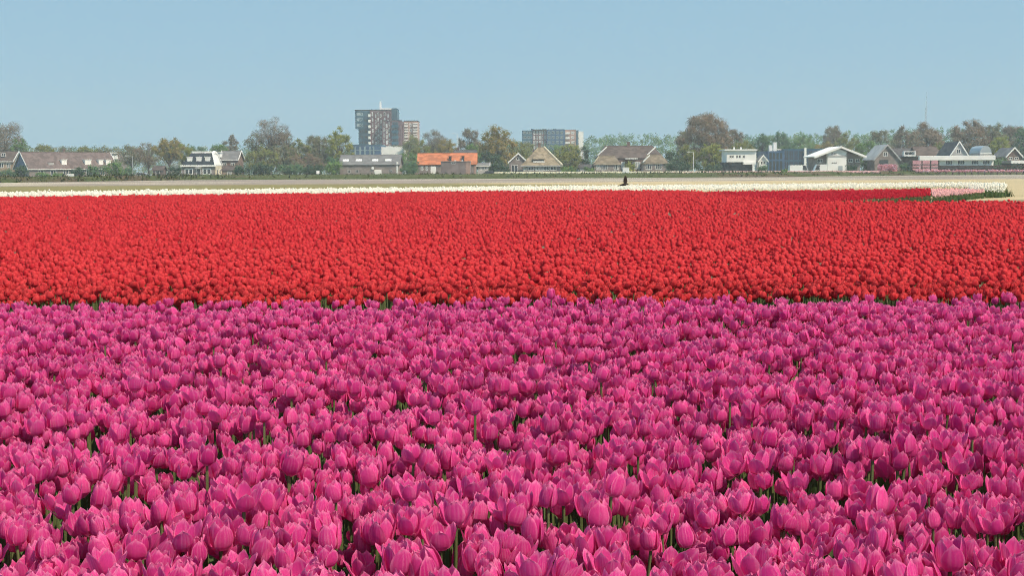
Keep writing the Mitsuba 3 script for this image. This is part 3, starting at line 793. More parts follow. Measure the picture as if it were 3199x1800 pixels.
vehicle('parked_car', 'pale grey parked car beside the slim grey lamp, left side of the village', 'car', 448, 300, 'car_grey')
vehicle('parked_car', 'dark car parked in the gap left of the white edged gable house', 'car', 1533, 322, 'car_dark', L=4.0)
vehicle('white_van', 'white van parked in front of the dark glazed hall', 'van', 2497, 305, 'car_white', True, 4.6, 2.35)
vehicle('white_van', 'white van parked at the left wing of the wide white gable house', 'van', 2558, 312, 'car_white', True, 3.4, 2.5, flip=-1)
vehicle('parked_car', 'black car in front of the right end of the long white building', 'car', 3116, 306, 'car_dark', L=4.4)
t = thing('small_trailer', 'small white trailer standing on the bank at the far left', 'trailer')
o = at(221, 552, 215)
put(t + '__body', MB().box(o[0] - .42, o[0] + .42, 214.6, 215.4, .75, 1.25), 'car_white')
put(t + '__wheel', MB().tube((o[0], 214.4, .65), (o[0], 214.58, .65), .2, .2, 10), 'rubber')
put(t + '__drawbar', MB().box(o[0] + .42, o[0] + 1.0, 214.95, 215.05, .75, .83), 'metal')
t = thing('white_container', 'small white container in front of the long farmhouse', 'container')
o = at(1955, 529, 262)
zb = at(1955, 537, 262)[2]
put(t + '__body', MB().box(o[0] - .6, o[0] + .6, 261.5, 262.5, .6, at(1955, 524, 262)[2]), 'car_white')
put(t + '__lid', MB().box(o[0] - .65, o[0] + .65, 261.45, 262.55, at(1955, 524, 262)[2], at(1955, 523, 262)[2]), 'white_paint')
t = thing('white_sign', 'small white sign board before the tall bare trees', 'sign')
o = at(993, 538, 300)
zb = at(993, 538, 300)[2]
put(t + '__board', MB().box(o[0] - .35, o[0] + .35, 299.95, 300.0, zb - .35, zb + .35), 'white_paint')
put(t + '__post', MB().box(o[0] - .05, o[0] + .05, 300.003, 300.08, 0, zb - .1), 'metal')


# ------------------------------------------------------------------ trees and shrubs
PAL = {
    'brown': [(0.34, 0.245, 0.19), (0.30, 0.235, 0.175), (0.27, 0.24, 0.155), (0.37, 0.27, 0.19)],
    'plum': [(0.29, 0.23, 0.19), (0.26, 0.22, 0.18), (0.31, 0.24, 0.18), (0.26, 0.25, 0.15)],
    'grey': [(0.27, 0.25, 0.17), (0.24, 0.24, 0.16), (0.29, 0.25, 0.16), (0.23, 0.27, 0.14)],
    'olive': [(0.25, 0.29, 0.085), (0.30, 0.30, 0.095), (0.21, 0.25, 0.085), (0.32, 0.29, 0.11)],
    'yellow': [(0.40, 0.41, 0.09), (0.35, 0.37, 0.10), (0.30, 0.30, 0.085), (0.26, 0.31, 0.09)],
    'green': [(0.16, 0.30, 0.10), (0.21, 0.34, 0.11), (0.13, 0.24, 0.10), (0.26, 0.35, 0.12)],
    'bluegreen': [(0.12, 0.24, 0.14), (0.15, 0.27, 0.14), (0.19, 0.29, 0.12), (0.11, 0.20, 0.125)],
    'dark': [(0.06, 0.12, 0.07), (0.08, 0.14, 0.075), (0.11, 0.17, 0.085), (0.055, 0.10, 0.07)],
    'tan': [(0.41, 0.31, 0.12), (0.34, 0.29, 0.11), (0.29, 0.29, 0.10), (0.44, 0.33, 0.13)],
}


def leaf_cloud(centres, radii, count, size, pal, r, flat=1.0):
    """Small leaf faces (rhombi) round clump centres."""
    w = np.asarray(radii) ** 2
    i = r.choice(len(centres), count, p=w / w.sum())
    d = r.normal(size=(count, 3))
    d /= np.linalg.norm(d, axis=1, keepdims=True)
    d *= (np.asarray(radii)[i] * r.uniform(0, 1, count) ** 0.4)[:, None]
    d[:, 2] *= 0.85 * flat
    p = np.asarray(centres)[i] + d
    n = d / (np.linalg.norm(d, axis=1, keepdims=True) + 1e-9) * 0.9 + r.normal(size=(count, 3)) * 0.5   # leaves face mostly outwards
    a = np.cross(n, r.normal(size=(count, 3)))
    a /= np.linalg.norm(a, axis=1, keepdims=True)
    b = np.cross(a, n)
    b /= np.linalg.norm(b, axis=1, keepdims=True)
    s = size * r.uniform(0.6, 1.4, (count, 1))
    v = np.stack([p - a * s, p + b * s * .55, p + a * s, p - b * s * .55], 1).reshape(-1, 3)
    q = np.arange(4 * count).reshape(-1, 4)
    pal = np.asarray(pal)
    clump_hue = r.integers(0, len(pal), len(centres))
    pick = np.where(r.random(count) < 0.4, clump_hue[i], r.integers(0, len(pal), count))
    c = pal[pick] * r.uniform(0.88, 1.12, (count, 1))
    return v, np.vstack([q[:, [0, 1, 2]], q[:, [0, 2, 3]]]), np.repeat(c, 4, axis=0)


def cores(centres, radii, pal, r):
    """The dense twig and leaf mass inside each clump: a rough lump, hidden behind the loose leaves."""
    import trimesh
    ico = trimesh.creation.icosphere(subdivisions=1)
    V, F, C, n = [], [], [], 0
    for c, q in zip(centres, radii):
        v = np.array(ico.vertices) * r.uniform(.15, .5, (len(ico.vertices), 1)) * q
        v = v[np.array(ico.faces)].reshape(-1, 3) + c
        V.append(v), F.append(np.arange(len(v)).reshape(-1, 3) + n)
        C.append(np.repeat(np.asarray(pal)[r.integers(0, len(pal), len(v) // 3)], 3, axis=0))
        n += len(v)
    return np.vstack(V), np.vstack(F), np.vstack(C)


def tree(name, label, px, Y, ytop, hw, pal, zb=2.0, dens=1.0, bare=0.0, sq=0.9, lean=0.0, seed=0, group=None, cat='tree'):
    """Crown top at pixel row ytop, half as wide as hw pixels; zb: height of the crown's foot; bare: share of thin open twigs."""
    r = np.random.default_rng(1000 + seed)
    t = thing(name, label, cat, group)
    o = at(px, 540, Y)
    base = np.array([o[0], Y, 0.0])
    top = at(px, ytop, Y)[2]
    R = 1.2 * hw * Y / FPX
    top = zb + (top - zb) * 1.04
    cz, rz = (top + zb) / 2, (top - zb) / 2
    # clumps in an uneven ellipsoid
    K = int(34 + 34 * min(1.6, R * rz / 20))
    cen = []
    lob = r.normal(size=(7, 3))
    lob /= np.linalg.norm(lob, axis=1, keepdims=True)
    amp = r.uniform(-0.22, 0.16, 7)
    while len(cen) < K:
        d = r.normal(size=3)
        d /= np.linalg.norm(d)
        k = 1 + sum(a * max(0, d @ l) ** 3 for a, l in zip(amp, lob))
        rad = (0.42 + 0.5 * r.random() ** 0.6) * k
        x, y, z = d * rad
        wz = 1 - (1 - sq) * max(0, z)
        cen.append((x * R * wz * (1.0 if z > -0.3 else 0.9), y * R * 0.85 * wz, cz + z * rz * 0.95))
    cen = np.array(cen)
    cen[:, 0] += lean * (cen[:, 2] - zb)
    crown_r = np.full(K, 0.26 * min(R, rz * 1.2)) * r.uniform(0.6, 1.3, K)
    # trunk and limbs
    m = MB()
    th = max(zb + 0.25 * (top - zb), 1.5)
    tr = 0.018 * top + 0.06
    m.tube((0, 0, -.1), (0, 0, th * 0.55), tr * 1.25, tr, 7).tube((0, 0, th * 0.55), (lean * th * .4, 0, th), tr, tr * .7, 7)
    put(t + '__trunk', (m.get()[0] + base, m.get()[1]), 'bark')
    m = MB()
    for c in cen[: int(K * 0.75)]:
        h0 = r.uniform(0.45, 1.0) * th
        mid = np.array([c[0] * .45, c[1] * .45, h0 + (c[2] - h0) * .62]) + r.normal(0, .15, 3)
        m.tube((0, 0, h0), mid, tr * .38, tr * .2, 4).tube(mid, c, tr * .2, .03, 3)
        for _ in range(3 if bare else 1):
            e = c + np.clip(r.normal(0, .6, 3), -1, 1) * crown_r[0] * 0.7 + (0, 0, crown_r[0] * .3)
            m.tube(c, e, .045, .015, 3)
    v, f = m.get()
    put(t + '__limb', (v + base, f), 'bark')
    cnt = int(np.clip(dens * 190 * R * rz * (1 - 0.35 * bare), 1500, 20000))
    v, f, c = leaf_cloud(cen, crown_r, cnt, 0.11 + 0.006 * R + 0.0001 * Y, PAL[pal], r)
    if bare < .45:
        v2, f2, c2 = cores(cen, crown_r, PAL[pal], r)
        v, f, c = np.vstack([v, v2]), np.vstack([f, f2 + len(v)]), np.vstack([c, c2])
    put(t + '__crown', (v + base, f), 'foliage', color=c)
    return t


def bush(label, px, Y, ytop, hw, pal, seed=0, cat='bush', dens=1.0, group=None, name='bush'):
    r = np.random.default_rng(5000 + seed)
    t = thing(name, label, cat, group)
    o = at(px, 540, Y)
    top = max(at(px, ytop, Y)[2], 0.8)
    R = hw * Y / FPX
    K = int(8 + 3.5 * R)
    ce = np.c_[r.uniform(-1, 1, K) * R * .85, r.uniform(-.6, .6, K) * min(R, 2.0), r.uniform(.3, .8, K) * top]
    m = MB()
    for c in ce:
        m.tube((c[0] * .5, c[1] * .5, -.05), c, .05, .02, 4)
    base = np.array([o[0], Y, 0])
    put(t + '__stem', (m.get()[0] + base, m.get()[1]), 'bark')
    rad = np.full(K, .34 * top) * r.uniform(.7, 1.25, K)
    v, f, c = leaf_cloud(ce, rad, int(np.clip(dens * 130 * R * top, 400, 5000)), 0.16, PAL[pal], r)
    v2, f2, c2 = cores(ce, rad, PAL[pal], r)
    v, f, c = np.vstack([v, v2]), np.vstack([f, f2 + len(v)]), np.vstack([c, c2])
    v[:, 2] = np.abs(v[:, 2])
    put(t + '__foliage', (v + base, f), 'foliage', color=c)


TREES = [  # name, label, px, Y, ytop, halfwidth, palette, keywords
    ('bare_tree', 'tall bare plum brown tree cut by the left edge of the picture', 8, 440, 372, 66, 'plum', dict(bare=.6, zb=4)),
    ('green_tree', 'small fresh green tree right beside the bare tree at the left edge', 62, 425, 424, 26, 'green', dict()),
    ('round_tree', 'low round olive tree behind the left end of the brick row house', 140, 440, 446, 38, 'olive', dict()),
    ('grey_tree', 'low grey tree behind the middle of the brick row house', 205, 460, 452, 34, 'grey', dict(bare=.5)),
    ('olive_tree', 'low olive tree behind the dormers of the brick row house', 272, 450, 446, 34, 'olive', dict()),
    ('grey_tree', 'low grey tree behind the balcony boxes on the left', 328, 470, 454, 30, 'grey', dict(bare=.5)),
    ('bare_tree', 'broad grey brown tree behind the slim street lamp', 412, 385, 452, 46, 'grey', dict(bare=.5, zb=3)),
    ('bare_tree', 'grey brown tree with pale stems between the slim street lamp and the olive birch', 465, 375, 447, 40, 'brown', dict(bare=.5, zb=3)),
    ('birch_tree', 'olive green birch with orange tint left of the mansard house', 530, 362, 423, 46, 'tan', dict(zb=4)),
    ('birch_tree', 'yellowish green birch leaning over the mansard house', 572, 368, 440, 34, 'yellow', dict(zb=4)),
    ('low_tree', 'low dark green tree behind the ridge of the mansard house', 620, 430, 448, 32, 'bluegreen', dict()),
    ('low_tree', 'low green tree above the slate roof house', 685, 430, 444, 34, 'green', dict()),
    ('round_tree', 'small round pinkish bare tree on the skyline left of the tall bare trees', 722, 480, 419, 25, 'plum', dict(bare=.4, zb=5)),
    ('tall_tree', 'tall open bare tree leaning right, highest of the left half', 845, 385, 365, 48, 'brown', dict(bare=.8, zb=7, sq=1.0, lean=.12, dens=.9)),
    ('tall_tree', 'open grey tree left of the tallest leaning one', 800, 390, 408, 32, 'grey', dict(bare=.8, zb=6)),
    ('tall_tree', 'thin side stem with airy crown right of the tallest leaning tree', 893, 395, 392, 22, 'grey', dict(bare=.9, zb=6, dens=.6)),
    ('garden_tree', 'dense olive tree at the foot of the tall leaning tree', 812, 365, 455, 52, 'olive', dict(zb=.5)),
    ('garden_tree', 'dense brown tree right of the foot of the tall leaning tree', 890, 370, 452, 48, 'grey', dict(zb=.5)),
    ('garden_tree', 'green topped tree between the leaning tree and the yellow green one', 938, 385, 427, 36, 'olive', dict(zb=1)),
    ('garden_tree', 'grey brown broad tree left of the yellow green tree', 1000, 378, 412, 46, 'grey', dict(zb=1, bare=.3)),
    ('yellow_tree', 'yellow green tree standing left of the apartment tower', 1062, 372, 396, 36, 'yellow', dict(zb=1)),
    ('garden_tree', 'brown tree low in the middle of the dense garden trees', 955, 350, 478, 58, 'brown', dict(zb=.3)),
    ('garden_tree', 'dark green tree at the left end of the skylight barn', 1050, 345, 488, 30, 'bluegreen', dict(zb=.3)),
    ('small_tree', 'small green tree before the foot of the apartment tower', 1160, 600, 440, 22, 'green', dict(zb=1)),
    ('small_tree', 'grey green tree at the right foot of the apartment tower', 1242, 590, 442, 30, 'grey', dict(zb=1)),
    ('small_tree', 'tree with pale green leaves left of the orange roof', 1278, 400, 470, 34, 'green', dict(zb=.5)),
    ('small_tree', 'olive tree between the tower wing and the orange roof', 1312, 420, 436, 34, 'olive', dict(zb=.5)),
    ('bare_tree', 'plum grey bare tree on the skyline right of the apartment tower', 1362, 450, 398, 40, 'plum', dict(bare=.5, zb=4)),
    ('yellow_tree', 'golden olive tree above the left part of the orange roof', 1396, 400, 431, 32, 'tan', dict(zb=1)),
    ('bare_tree', 'plum grey bare tree above the right part of the orange roof', 1468, 430, 399, 36, 'plum', dict(bare=.4, zb=3)),
    ('small_tree', 'green tree behind the ridge of the dark roofed house', 1478, 395, 446, 34, 'green', dict(zb=.5)),
    ('round_tree', 'big round olive brown tree between the orange roof and the pyramid roof', 1556, 372, 394, 56, 'tan', dict(zb=1, dens=1.2)),
    ('garden_tree', 'dark green tree at the foot of the big round olive brown tree', 1530, 350, 474, 46, 'dark', dict(zb=.2)),
    ('garden_tree', 'grey tree behind the left slope of the pyramid roof', 1622, 400, 440, 34, 'olive', dict(zb=1)),
    ('yellow_tree', 'yellow green tree behind the right slope of the pyramid roof', 1772, 400, 440, 40, 'yellow', dict(zb=1)),
    ('garden_tree', 'olive tree standing right of the pyramid roofed farmhouse', 1778, 345, 470, 36, 'olive', dict(zb=.3)),
    ('garden_tree', 'dark tree left of the long farmhouse', 1818, 352, 450, 26, 'dark', dict(zb=.5)),
    ('garden_tree', 'dark blue green tree at the right end of the long farmhouse', 2098, 345, 478, 36, 'dark', dict(zb=.3)),
    ('big_tree', 'big reddish brown domed tree, the largest of the right half', 2208, 385, 353, 76, 'brown', dict(zb=3, bare=.3, dens=1.5)),
    ('bare_tree', 'brown shoulder tree right of the big domed tree', 2292, 400, 398, 32, 'plum', dict(zb=2, bare=.4)),
    ('grey_tree', 'grey green shoulder tree left of the big domed tree', 2136, 400, 402, 28, 'grey', dict(zb=2, bare=.4)),
    ('yellow_tree', 'rounded yellow green tree in front of the big domed tree', 2222, 350, 444, 42, 'yellow', dict(zb=.5)),
    ('garden_tree', 'olive grey tree left of the rounded yellow green tree', 2150, 352, 452, 38, 'olive', dict(zb=.5)),
    ('garden_tree', 'olive tree behind the roof of the modern white house', 2320, 360, 440, 40, 'olive', dict(zb=1)),
    ('poplar_tree', 'blue green tree right behind the modern white house', 2382, 420, 405, 34, 'bluegreen', dict(zb=2)),
    ('poplar_tree', 'blue green tree behind the left part of the glazed hall', 2438, 470, 408, 36, 'bluegreen', dict(zb=2)),
    ('poplar_tree', 'fresh green tree behind the right part of the glazed hall', 2512, 480, 414, 40, 'green', dict(zb=2)),
    ('small_tree', 'tan olive round tree left above the wide white gable', 2575, 430, 434, 32, 'tan', dict(zb=2)),
    ('bare_tree', 'plum brown tree above the ridge of the wide white gable', 2602, 490, 380, 34, 'plum', dict(zb=2, bare=.4)),
    ('green_tree', 'yellowish green tree right above the wide white gable', 2645, 440, 416, 40, 'olive', dict(zb=2)),
    ('green_tree', 'green tree left of the grey gable house', 2708, 400, 434, 36, 'green', dict(zb=1)),
    ('grey_tree', 'grey violet tree behind the grey gable house', 2752, 430, 404, 40, 'grey', dict(zb=2, bare=.4)),
    ('brown_tree', 'brown tree above the white framed balcony box', 2820, 440, 388, 44, 'plum', dict(zb=2, bare=.3)),
    ('brown_tree', 'broad brown tree under the radio mast', 2892, 450, 378, 52, 'brown', dict(zb=2, bare=.3, dens=1.2)),
    ('yellow_tree', 'small yellow olive tree right of the brownish violet roof', 2938, 400, 436, 30, 'olive', dict(zb=1)),
    ('brown_tree', 'big orange brown tree behind the pointed house', 3028, 430, 365, 54, 'brown', dict(zb=2, bare=.2, dens=1.3)),
    ('brown_tree', 'grey brown tree right of the big orange brown one', 3096, 430, 376, 38, 'grey', dict(zb=2, bare=.3)),
    ('olive_tree', 'yellow olive tree behind the rounded grey glasshouse', 3122, 385, 420, 34, 'yellow', dict(zb=1)),
    ('brown_tree', 'plum grey tree near the right edge of the picture', 3160, 440, 368, 44, 'plum', dict(zb=2, bare=.3)),
    ('green_tree', 'dark green tree cut by the right edge of the picture', 3200, 420, 388, 40, 'bluegreen', dict(zb=1)),
    ('screen_tree', 'low olive tree before the left half of the apartment block', 1652, 560, 441, 26, 'olive', dict(zb=1)),
    ('screen_tree', 'low green tree before the middle of the apartment block', 1738, 560, 446, 30, 'green', dict(zb=1)),
    ('screen_tree', 'grey olive tree hiding the foot of the pinkish tower wing', 1290, 560, 421, 30, 'olive', dict(zb=1)),
    ('screen_tree', 'grey tree before the dark foot of the apartment tower', 1205, 600, 452, 34, 'grey', dict(zb=1)),
]
for i, (nm, lb, px, Y, yt, hw, pal, kw) in enumerate(TREES):
    tree(nm, lb, px, Y, yt, hw, pal, seed=i, **kw)

BUSHES = [
    ('dark green hedge at the left edge in front of the tan brick house', 20, 330, 527, 34, 'bluegreen'),
    ('dark blue green shrub before the dark blue gable end', 66, 325, 518, 24, 'dark'),
    ('low green hedge in front of the row house', 150, 320, 536, 52, 'green'),
    ('dark green shrub hiding the right end of the row house', 245, 318, 520, 26, 'dark'),
    ('green garden shrub below the balcony boxes', 305, 322, 514, 30, 'bluegreen'),
    ('dark green shrub beneath the flat roofed balcony house', 352, 325, 500, 26, 'green'),
    ('grey green shrub left of the parked grey car', 395, 330, 522, 24, 'bluegreen'),
    ('green shrub between the birch trunks and the mansard house', 548, 348, 518, 14, 'dark'),
    ('small round green shrub at the door of the mansard house', 634, 262, 545, 18, 'green'),
    ('dark green shrub right of the orange brown shed', 758, 335, 512, 24, 'dark'),
    ('dark green shrub below the tall leaning tree', 822, 340, 506, 34, 'dark'),
    ('mid green shrub beside the white sign board', 905, 340, 508, 46, 'bluegreen'),
    ('dark shrub in the middle of the garden trees', 978, 335, 510, 30, 'dark'),
    ('green shrub at the left corner of the skylight barn', 1042, 328, 500, 24, 'green'),
    ('green shrub between the skylight barn and the orange roof', 1272, 325, 500, 32, 'bluegreen'),
    ('dark green shrub right of the pale porch house', 1558, 338, 506, 34, 'dark'),
    ('light green shrub right of the pyramid roofed farmhouse', 1772, 320, 512, 26, 'green'),
    ('green shrub at the left wing of the long farmhouse', 1842, 318, 518, 14, 'green'),
    ('olive shrub before the middle of the long farmhouse', 1970, 325, 503, 12, 'yellow'),
    ('dark blue green shrub below the big domed tree', 2120, 325, 505, 44, 'dark'),
    ('dark shrub in front of the rounded yellow green tree', 2215, 325, 510, 46, 'dark'),
    ('green shrub between modern white house and glazed hall', 2382, 325, 512, 16, 'bluegreen'),
    ('small bright green bush on the bank before the glazed hall', 2452, 268, 528, 7, 'green'),
    ('dark green shrub right of the wide white gable house', 2712, 335, 498, 22, 'bluegreen'),
    ('dark green shrub beneath the right corner of the white gable', 2662, 318, 512, 16, 'dark'),
    ('green shrub right of the grey gable house', 2826, 325, 505, 14, 'bluegreen'),
    ('dark green hedge below the white carport', 3165, 314, 512, 36, 'dark'),
    ('green shrub left of the white carport', 3126, 330, 490, 22, 'bluegreen'),
]
for i, (lb, px, Y, yt, hw, pal) in enumerate(BUSHES):
    bush(lb, px, Y, yt, hw, pal, seed=i)


def woodland(name, label, spans, pal, Y, seed):
    """A far-off wood that reads as one mass: many crowns merged into one mesh."""
    r = np.random.default_rng(seed)
    V, F, C, n = [], [], [], 0
    for (a, b, t0, t1) in spans:
        for px in np.arange(a, b, 9):
            yt = t0 + (t1 - t0) * (px - a) / (b - a) + r.normal(0, 4)
            y = Y * r.uniform(.92, 1.1)
            o = at(px, 540, y)
            top = at(px, yt, y)[2]
            rr = r.uniform(2.6, 4.6)
            K = 14
            ce = np.c_[r.normal(0, rr * .6, K), r.normal(0, 2, K), r.uniform(.03, .9, K) * top]
            v, f, c = leaf_cloud(ce, np.full(K, rr * .62), 420, .5, PAL[pal[r.integers(len(pal))]], r)
            V.append(v + [o[0], y, 0]), F.append(f + n), C.append(c)
            n += len(v)
    tag(put(name, (np.vstack(V), np.vstack(F)), 'foliage', color=np.vstack(C)), label, 'wood', kind='stuff')


woodland('far_wood', 'hazy far wood along the left half of the skyline', [(-60, 800, 452, 455), (800, 1420, 448, 448)], ['bluegreen', 'grey', 'olive'], 820, 41)
woodland('far_green_wood', 'hazy green far wood along the right half of the skyline', [(1500, 1820, 440, 420), (1820, 2140, 417, 414), (2140, 2420, 418, 410), (2420, 2780, 412, 408), (2780, 3300, 398, 385)], ['bluegreen', 'green', 'green'], 780, 42)

# ------------------------------------------------------------------ the pale flower strips beyond the bank
k = 5200
r = np.random.default_rng(77)
px = r.uniform(1545, 2745, k)
Y = r.uniform(268, 280, k)
ps = np.array([at(a, 540, b) for a, b in zip(px, Y)])
top = np.array([at(a, q, b)[2] for a, b, q in zip(px, Y, r.uniform(533.5, 538, k) - (px - 2144) * (4.0 / 1200))])
ps[:, 2] = np.maximum(top - .2, .3)
mixp = np.clip((px - 2050) / 350 + r.normal(0, .3, k), 0, 1)[:, None]
cols = np.array([(.78, .75, .58)]) * (1 - mixp) + np.array([(.74, .47, .47)]) * mixp
v = np.array([[1, 0, 0], [-1, 0, 0], [0, 1, 0], [0, -1, 0], [0, 0, 1], [0, 0, -1.2]]) * 0.14
f = np.array([[0, 2, 4], [2, 1, 4], [1, 3, 4], [3, 0, 4], [2, 0, 5], [1, 2, 5], [3, 1, 5], [0, 3, 5]])
VV = (ps[:, None] + v[None] * r.uniform(.8, 1.5, (k, 1, 1))).reshape(-1, 3)
FF = (f[None] + 6 * np.arange(k)[:, None, None]).reshape(-1, 3)
tag(put('far_flower_strip', (VV, FF), 'blossom', color=np.repeat(cols, 6, 0)), 'thin cream and pink strip of flowers just beyond the grassy bank', 'flowers', kind='stuff')
q = np.array([at(1545, 540, 267), at(2745, 540, 267), at(2745, 540, 282), at(1545, 540, 282)])
sheet('flower_strip_soil', [(a[0], a[1]) for a in q], .02, 'bank_grass', 'raised bed under the far flower strip', 'soil')
mm = MB().prism([(267, 0), (282, 0), (280, .82), (269, .82)], q[0][0], q[1][0], 'x')
tag(put('flower_strip_bed', mm, 'bank_grass'), 'grassy raised bed of the far cream and pink flowers', 'bed', kind='structure')
k = 900
px = np.r_[r.uniform(2742, 2802, k // 2), r.uniform(2860, 3199, k // 2)]
Y = r.uniform(280, 284, k)
hi = np.r_[r.uniform(514, 536, k // 2), r.uniform(531, 536, k // 2)]
ps = np.array([at(a, q, b) for a, q, b in zip(px, hi, Y)])
VV = (ps[:, None] + v[None] * r.uniform(.8, 1.5, (k, 1, 1))).reshape(-1, 3)
FF = (f[None] + 6 * np.arange(k)[:, None, None]).reshape(-1, 3)
c = np.array([(.66, .33, .38), (.60, .26, .28), (.70, .45, .55)])[r.integers(0, 3, k)]
tag(put('pink_blossom_bed', (VV, FF), 'blossom', color=np.repeat(c, 6, 0)), 'pink blossoms in front of the grey gable house and below the dark fence', 'flowers', kind='stuff')


# ------------------------------------------------------------------ the bird
def blob(points, radii, n=10, squash=1.0):
    m = MB()
    for (a, b), (p, q) in zip(zip(points[:-1], points[1:]), zip(radii[:-1], radii[1:])):
        m.tube(a, b, p, q, n)
    return m


bo = at(1951, 577, 45.0)
t = thing('bird', 'dark bird flying low before the white tulip strip with its wing raised high', 'bird')
import manifold3d as m3


def hull_chain(chain):
    out = m3.Manifold()
    balls = [m3.Manifold.sphere(rad, 14).translate(p) for p, rad in chain]
    for a, b in zip(balls[:-1], balls[1:]):
        out = out + m3.Manifold.batch_hull([a, b])
    return out


B = hull_chain([((-.27, 0, -.035), .012), ((-.2, 0, -.02), .035), ((-.08, 0, 0), .06), ((.05, .0, .015), .062), ((.14, 0, .03), .038), ((.17, 0, .037), .034), ((.215, 0, .03), .008)])
wing = [(-.02, .06), (.1, .05), (.14, .2), (.13, .34), (.07, .5), (.035, .52), (.03, .46), (-.01, .46), (-.015, .39), (-.05, .36), (-.07, .22), (-.06, .1)]
cs = m3.CrossSection([wing])
W1 = m3.Manifold.extrude(cs, .016).rotate([90, 0, 0]).rotate([14, 0, 0]).translate([0, .02, 0])
W2 = m3.Manifold.extrude(cs, .016).rotate([90, 0, 0]).rotate([-22, 0, 0]).scale([.95, 1, .93]).translate([.015, -.015, 0])
B = (B + W1 + W2).to_mesh()
bv = np.asarray(B.vert_properties)[:, :3] * .62
put(t + '__body', (bv + bo, np.asarray(B.tri_verts)), 'feather', smooth=40)
tv, tf = MB().prism([(-.24, -.055), (-.37, -.08), (-.38, -.055), (-.24, -.02)], -.05, .05).get()
put(t + '__tail', (tv * .62 + bo, tf), 'feather')


# ------------------------------------------------------------------ tulips
def petal(nu, nv, R, H, tip, wid, a0, rr, lift=0.0, pid=0):
    """One petal: cup profile from foot to tip (tip: radius at the tip in R), rounded outline with a slight point."""
    u, v = np.meshgrid(np.linspace(-1, 1, nu + 1), np.sin(np.linspace(0, 1, nv + 1) * math.pi / 2) ** .9)
    c = [np.array(p) for p in ((0.10, 0.0), (1.22, -0.02), (1.05 + 0.25 * (tip - .8), 0.62), (tip, 1.0))]
    b = (1 - v) ** 3, 3 * (1 - v) ** 2 * v, 3 * (1 - v) * v * v, v ** 3
    rad = sum(k * p[0] for k, p in zip(b, c)) * R
    z = sum(k * p[1] for k, p in zip(b, c)) * H + lift
    s = np.clip(v / 0.55, 0, 1)
    w = 0.30 + 0.70 * s * s * (3 - 2 * s)
    e = np.clip((v - 0.5) / 0.5, 0, 1)
    w = w * np.clip(1 - e ** 2.1, 0, 1) ** 0.5
    w = np.maximum(w, 0.06) * wid * R
    t = u * w
    ph = rr.uniform(0, 6.28)
    sag = 0.46 * t * t / R * (1.0 - 0.35 * v)
    edge = 0.05 * R * np.sin(ph + 5 * v) * u * np.abs(u) * v
    rad2 = rad - sag + edge + 0.03 * R * np.cos(9 * u + ph) * v
    z = z - 0.10 * H * (np.abs(u) ** 2) * e + 0.012 * H * np.sin(ph + 7 * u) * e
    ca, sa = math.cos(a0), math.sin(a0)
    X = rad2 * ca - t * sa
    Y = rad2 * sa + t * ca
    V = np.stack([X, Y, z], -1).reshape(-1, 3)
    uv = np.stack([(u + 1) / 2 * .98 + .01 + 2 * pid, v], -1).reshape(-1, 2)
    i, j = np.meshgrid(np.arange(nv), np.arange(nu), indexing='ij')
    q = np.stack([i * (nu + 1) + j, i * (nu + 1) + j + 1, (i + 1) * (nu + 1) + j + 1, (i + 1) * (nu + 1) + j], -1).reshape(-1, 4)
    return V, np.vstack([q[:, [0, 1, 2]], q[:, [0, 2, 3]]]), uv


TIPS = (.6, .95, 1.25, .75, 1.1, 1.5)      # radius at the petal tips, from closed to wide open


def flower(kind, nu, nv, seed):
    """Six petals as a list; kind: 'purple' (goblets of every openness) or 'red' (closed eggs)."""
    rr = np.random.default_rng(seed)
    out = []
    if kind == 'purple':
        R, H = rr.uniform(.0205, .0240), rr.uniform(.047, .058)
        tip = TIPS[seed % len(TIPS)]
    else:
        R, H = rr.uniform(.0215, .0245), rr.uniform(.043, .050)
        tip = rr.uniform(.28, .6)
    for k in range(6):
        inner = k % 2
        a = k * math.pi / 3 + rr.normal(0, .09)
        tp = tip * (0.8 if inner else 1.0) * rr.uniform(.82, 1.2)
        out.append(petal(nu, nv, R * (.84 if inner else 1.0), H * rr.uniform(.93, 1.06), tp, .86 if kind == 'purple' else .98, a, rr, .003 if inner else 0, pid=seed * 6 % 997 + k))
    return out


def join(parts):
    V, F, U, n = [], [], [], 0
    for v, f, u in parts:
        V.append(v), F.append(f + n), U.append(u)
        n += len(v)
    return np.vstack(V), np.vstack(F), np.vstack(U)


def egg(k, rings, seed, R=.0225, H=.047, foot=True):
    rr = np.random.default_rng(seed)
    V, U = [(0, 0, 0)], [(.5, 0)]
    for v, q in rings:
        for a in range(k):
            ang = (a + .5 * (v > .5)) * 2 * math.pi / k
            s = R * q * rr.uniform(.88, 1.12)
            V.append((math.cos(ang) * s, math.sin(ang) * s, H * v * rr.uniform(.94, 1.08)))
            U.append((a % 2 + .3, v))
    F = [(0, 1 + (a + 1) % k, 1 + a) for a in range(k)] if foot else []
    for m in range(len(rings) - 1):
        b, c = 1 + m * k, 1 + (m + 1) * k
        for a in range(k):
            F += [(b + a, b + (a + 1) % k, c + a), (b + (a + 1) % k, c + (a + 1) % k, c + a)]
    V.append((0, 0, H * 1.02))
    U.append((.5, .8))
    F += [(1 + m * k + k + a, 1 + m * k + k + (a + 1) % k, len(V) - 1) for a in range(k)]
    return np.array(V, float), np.array(F), np.array(U, float)


def stem_mesh(k=5):
    v, f = MB().tube((0, 0, 0), (0, 0, 1), 1.15, .9, k).get()
    return v * [.0042, .0042, 1], f


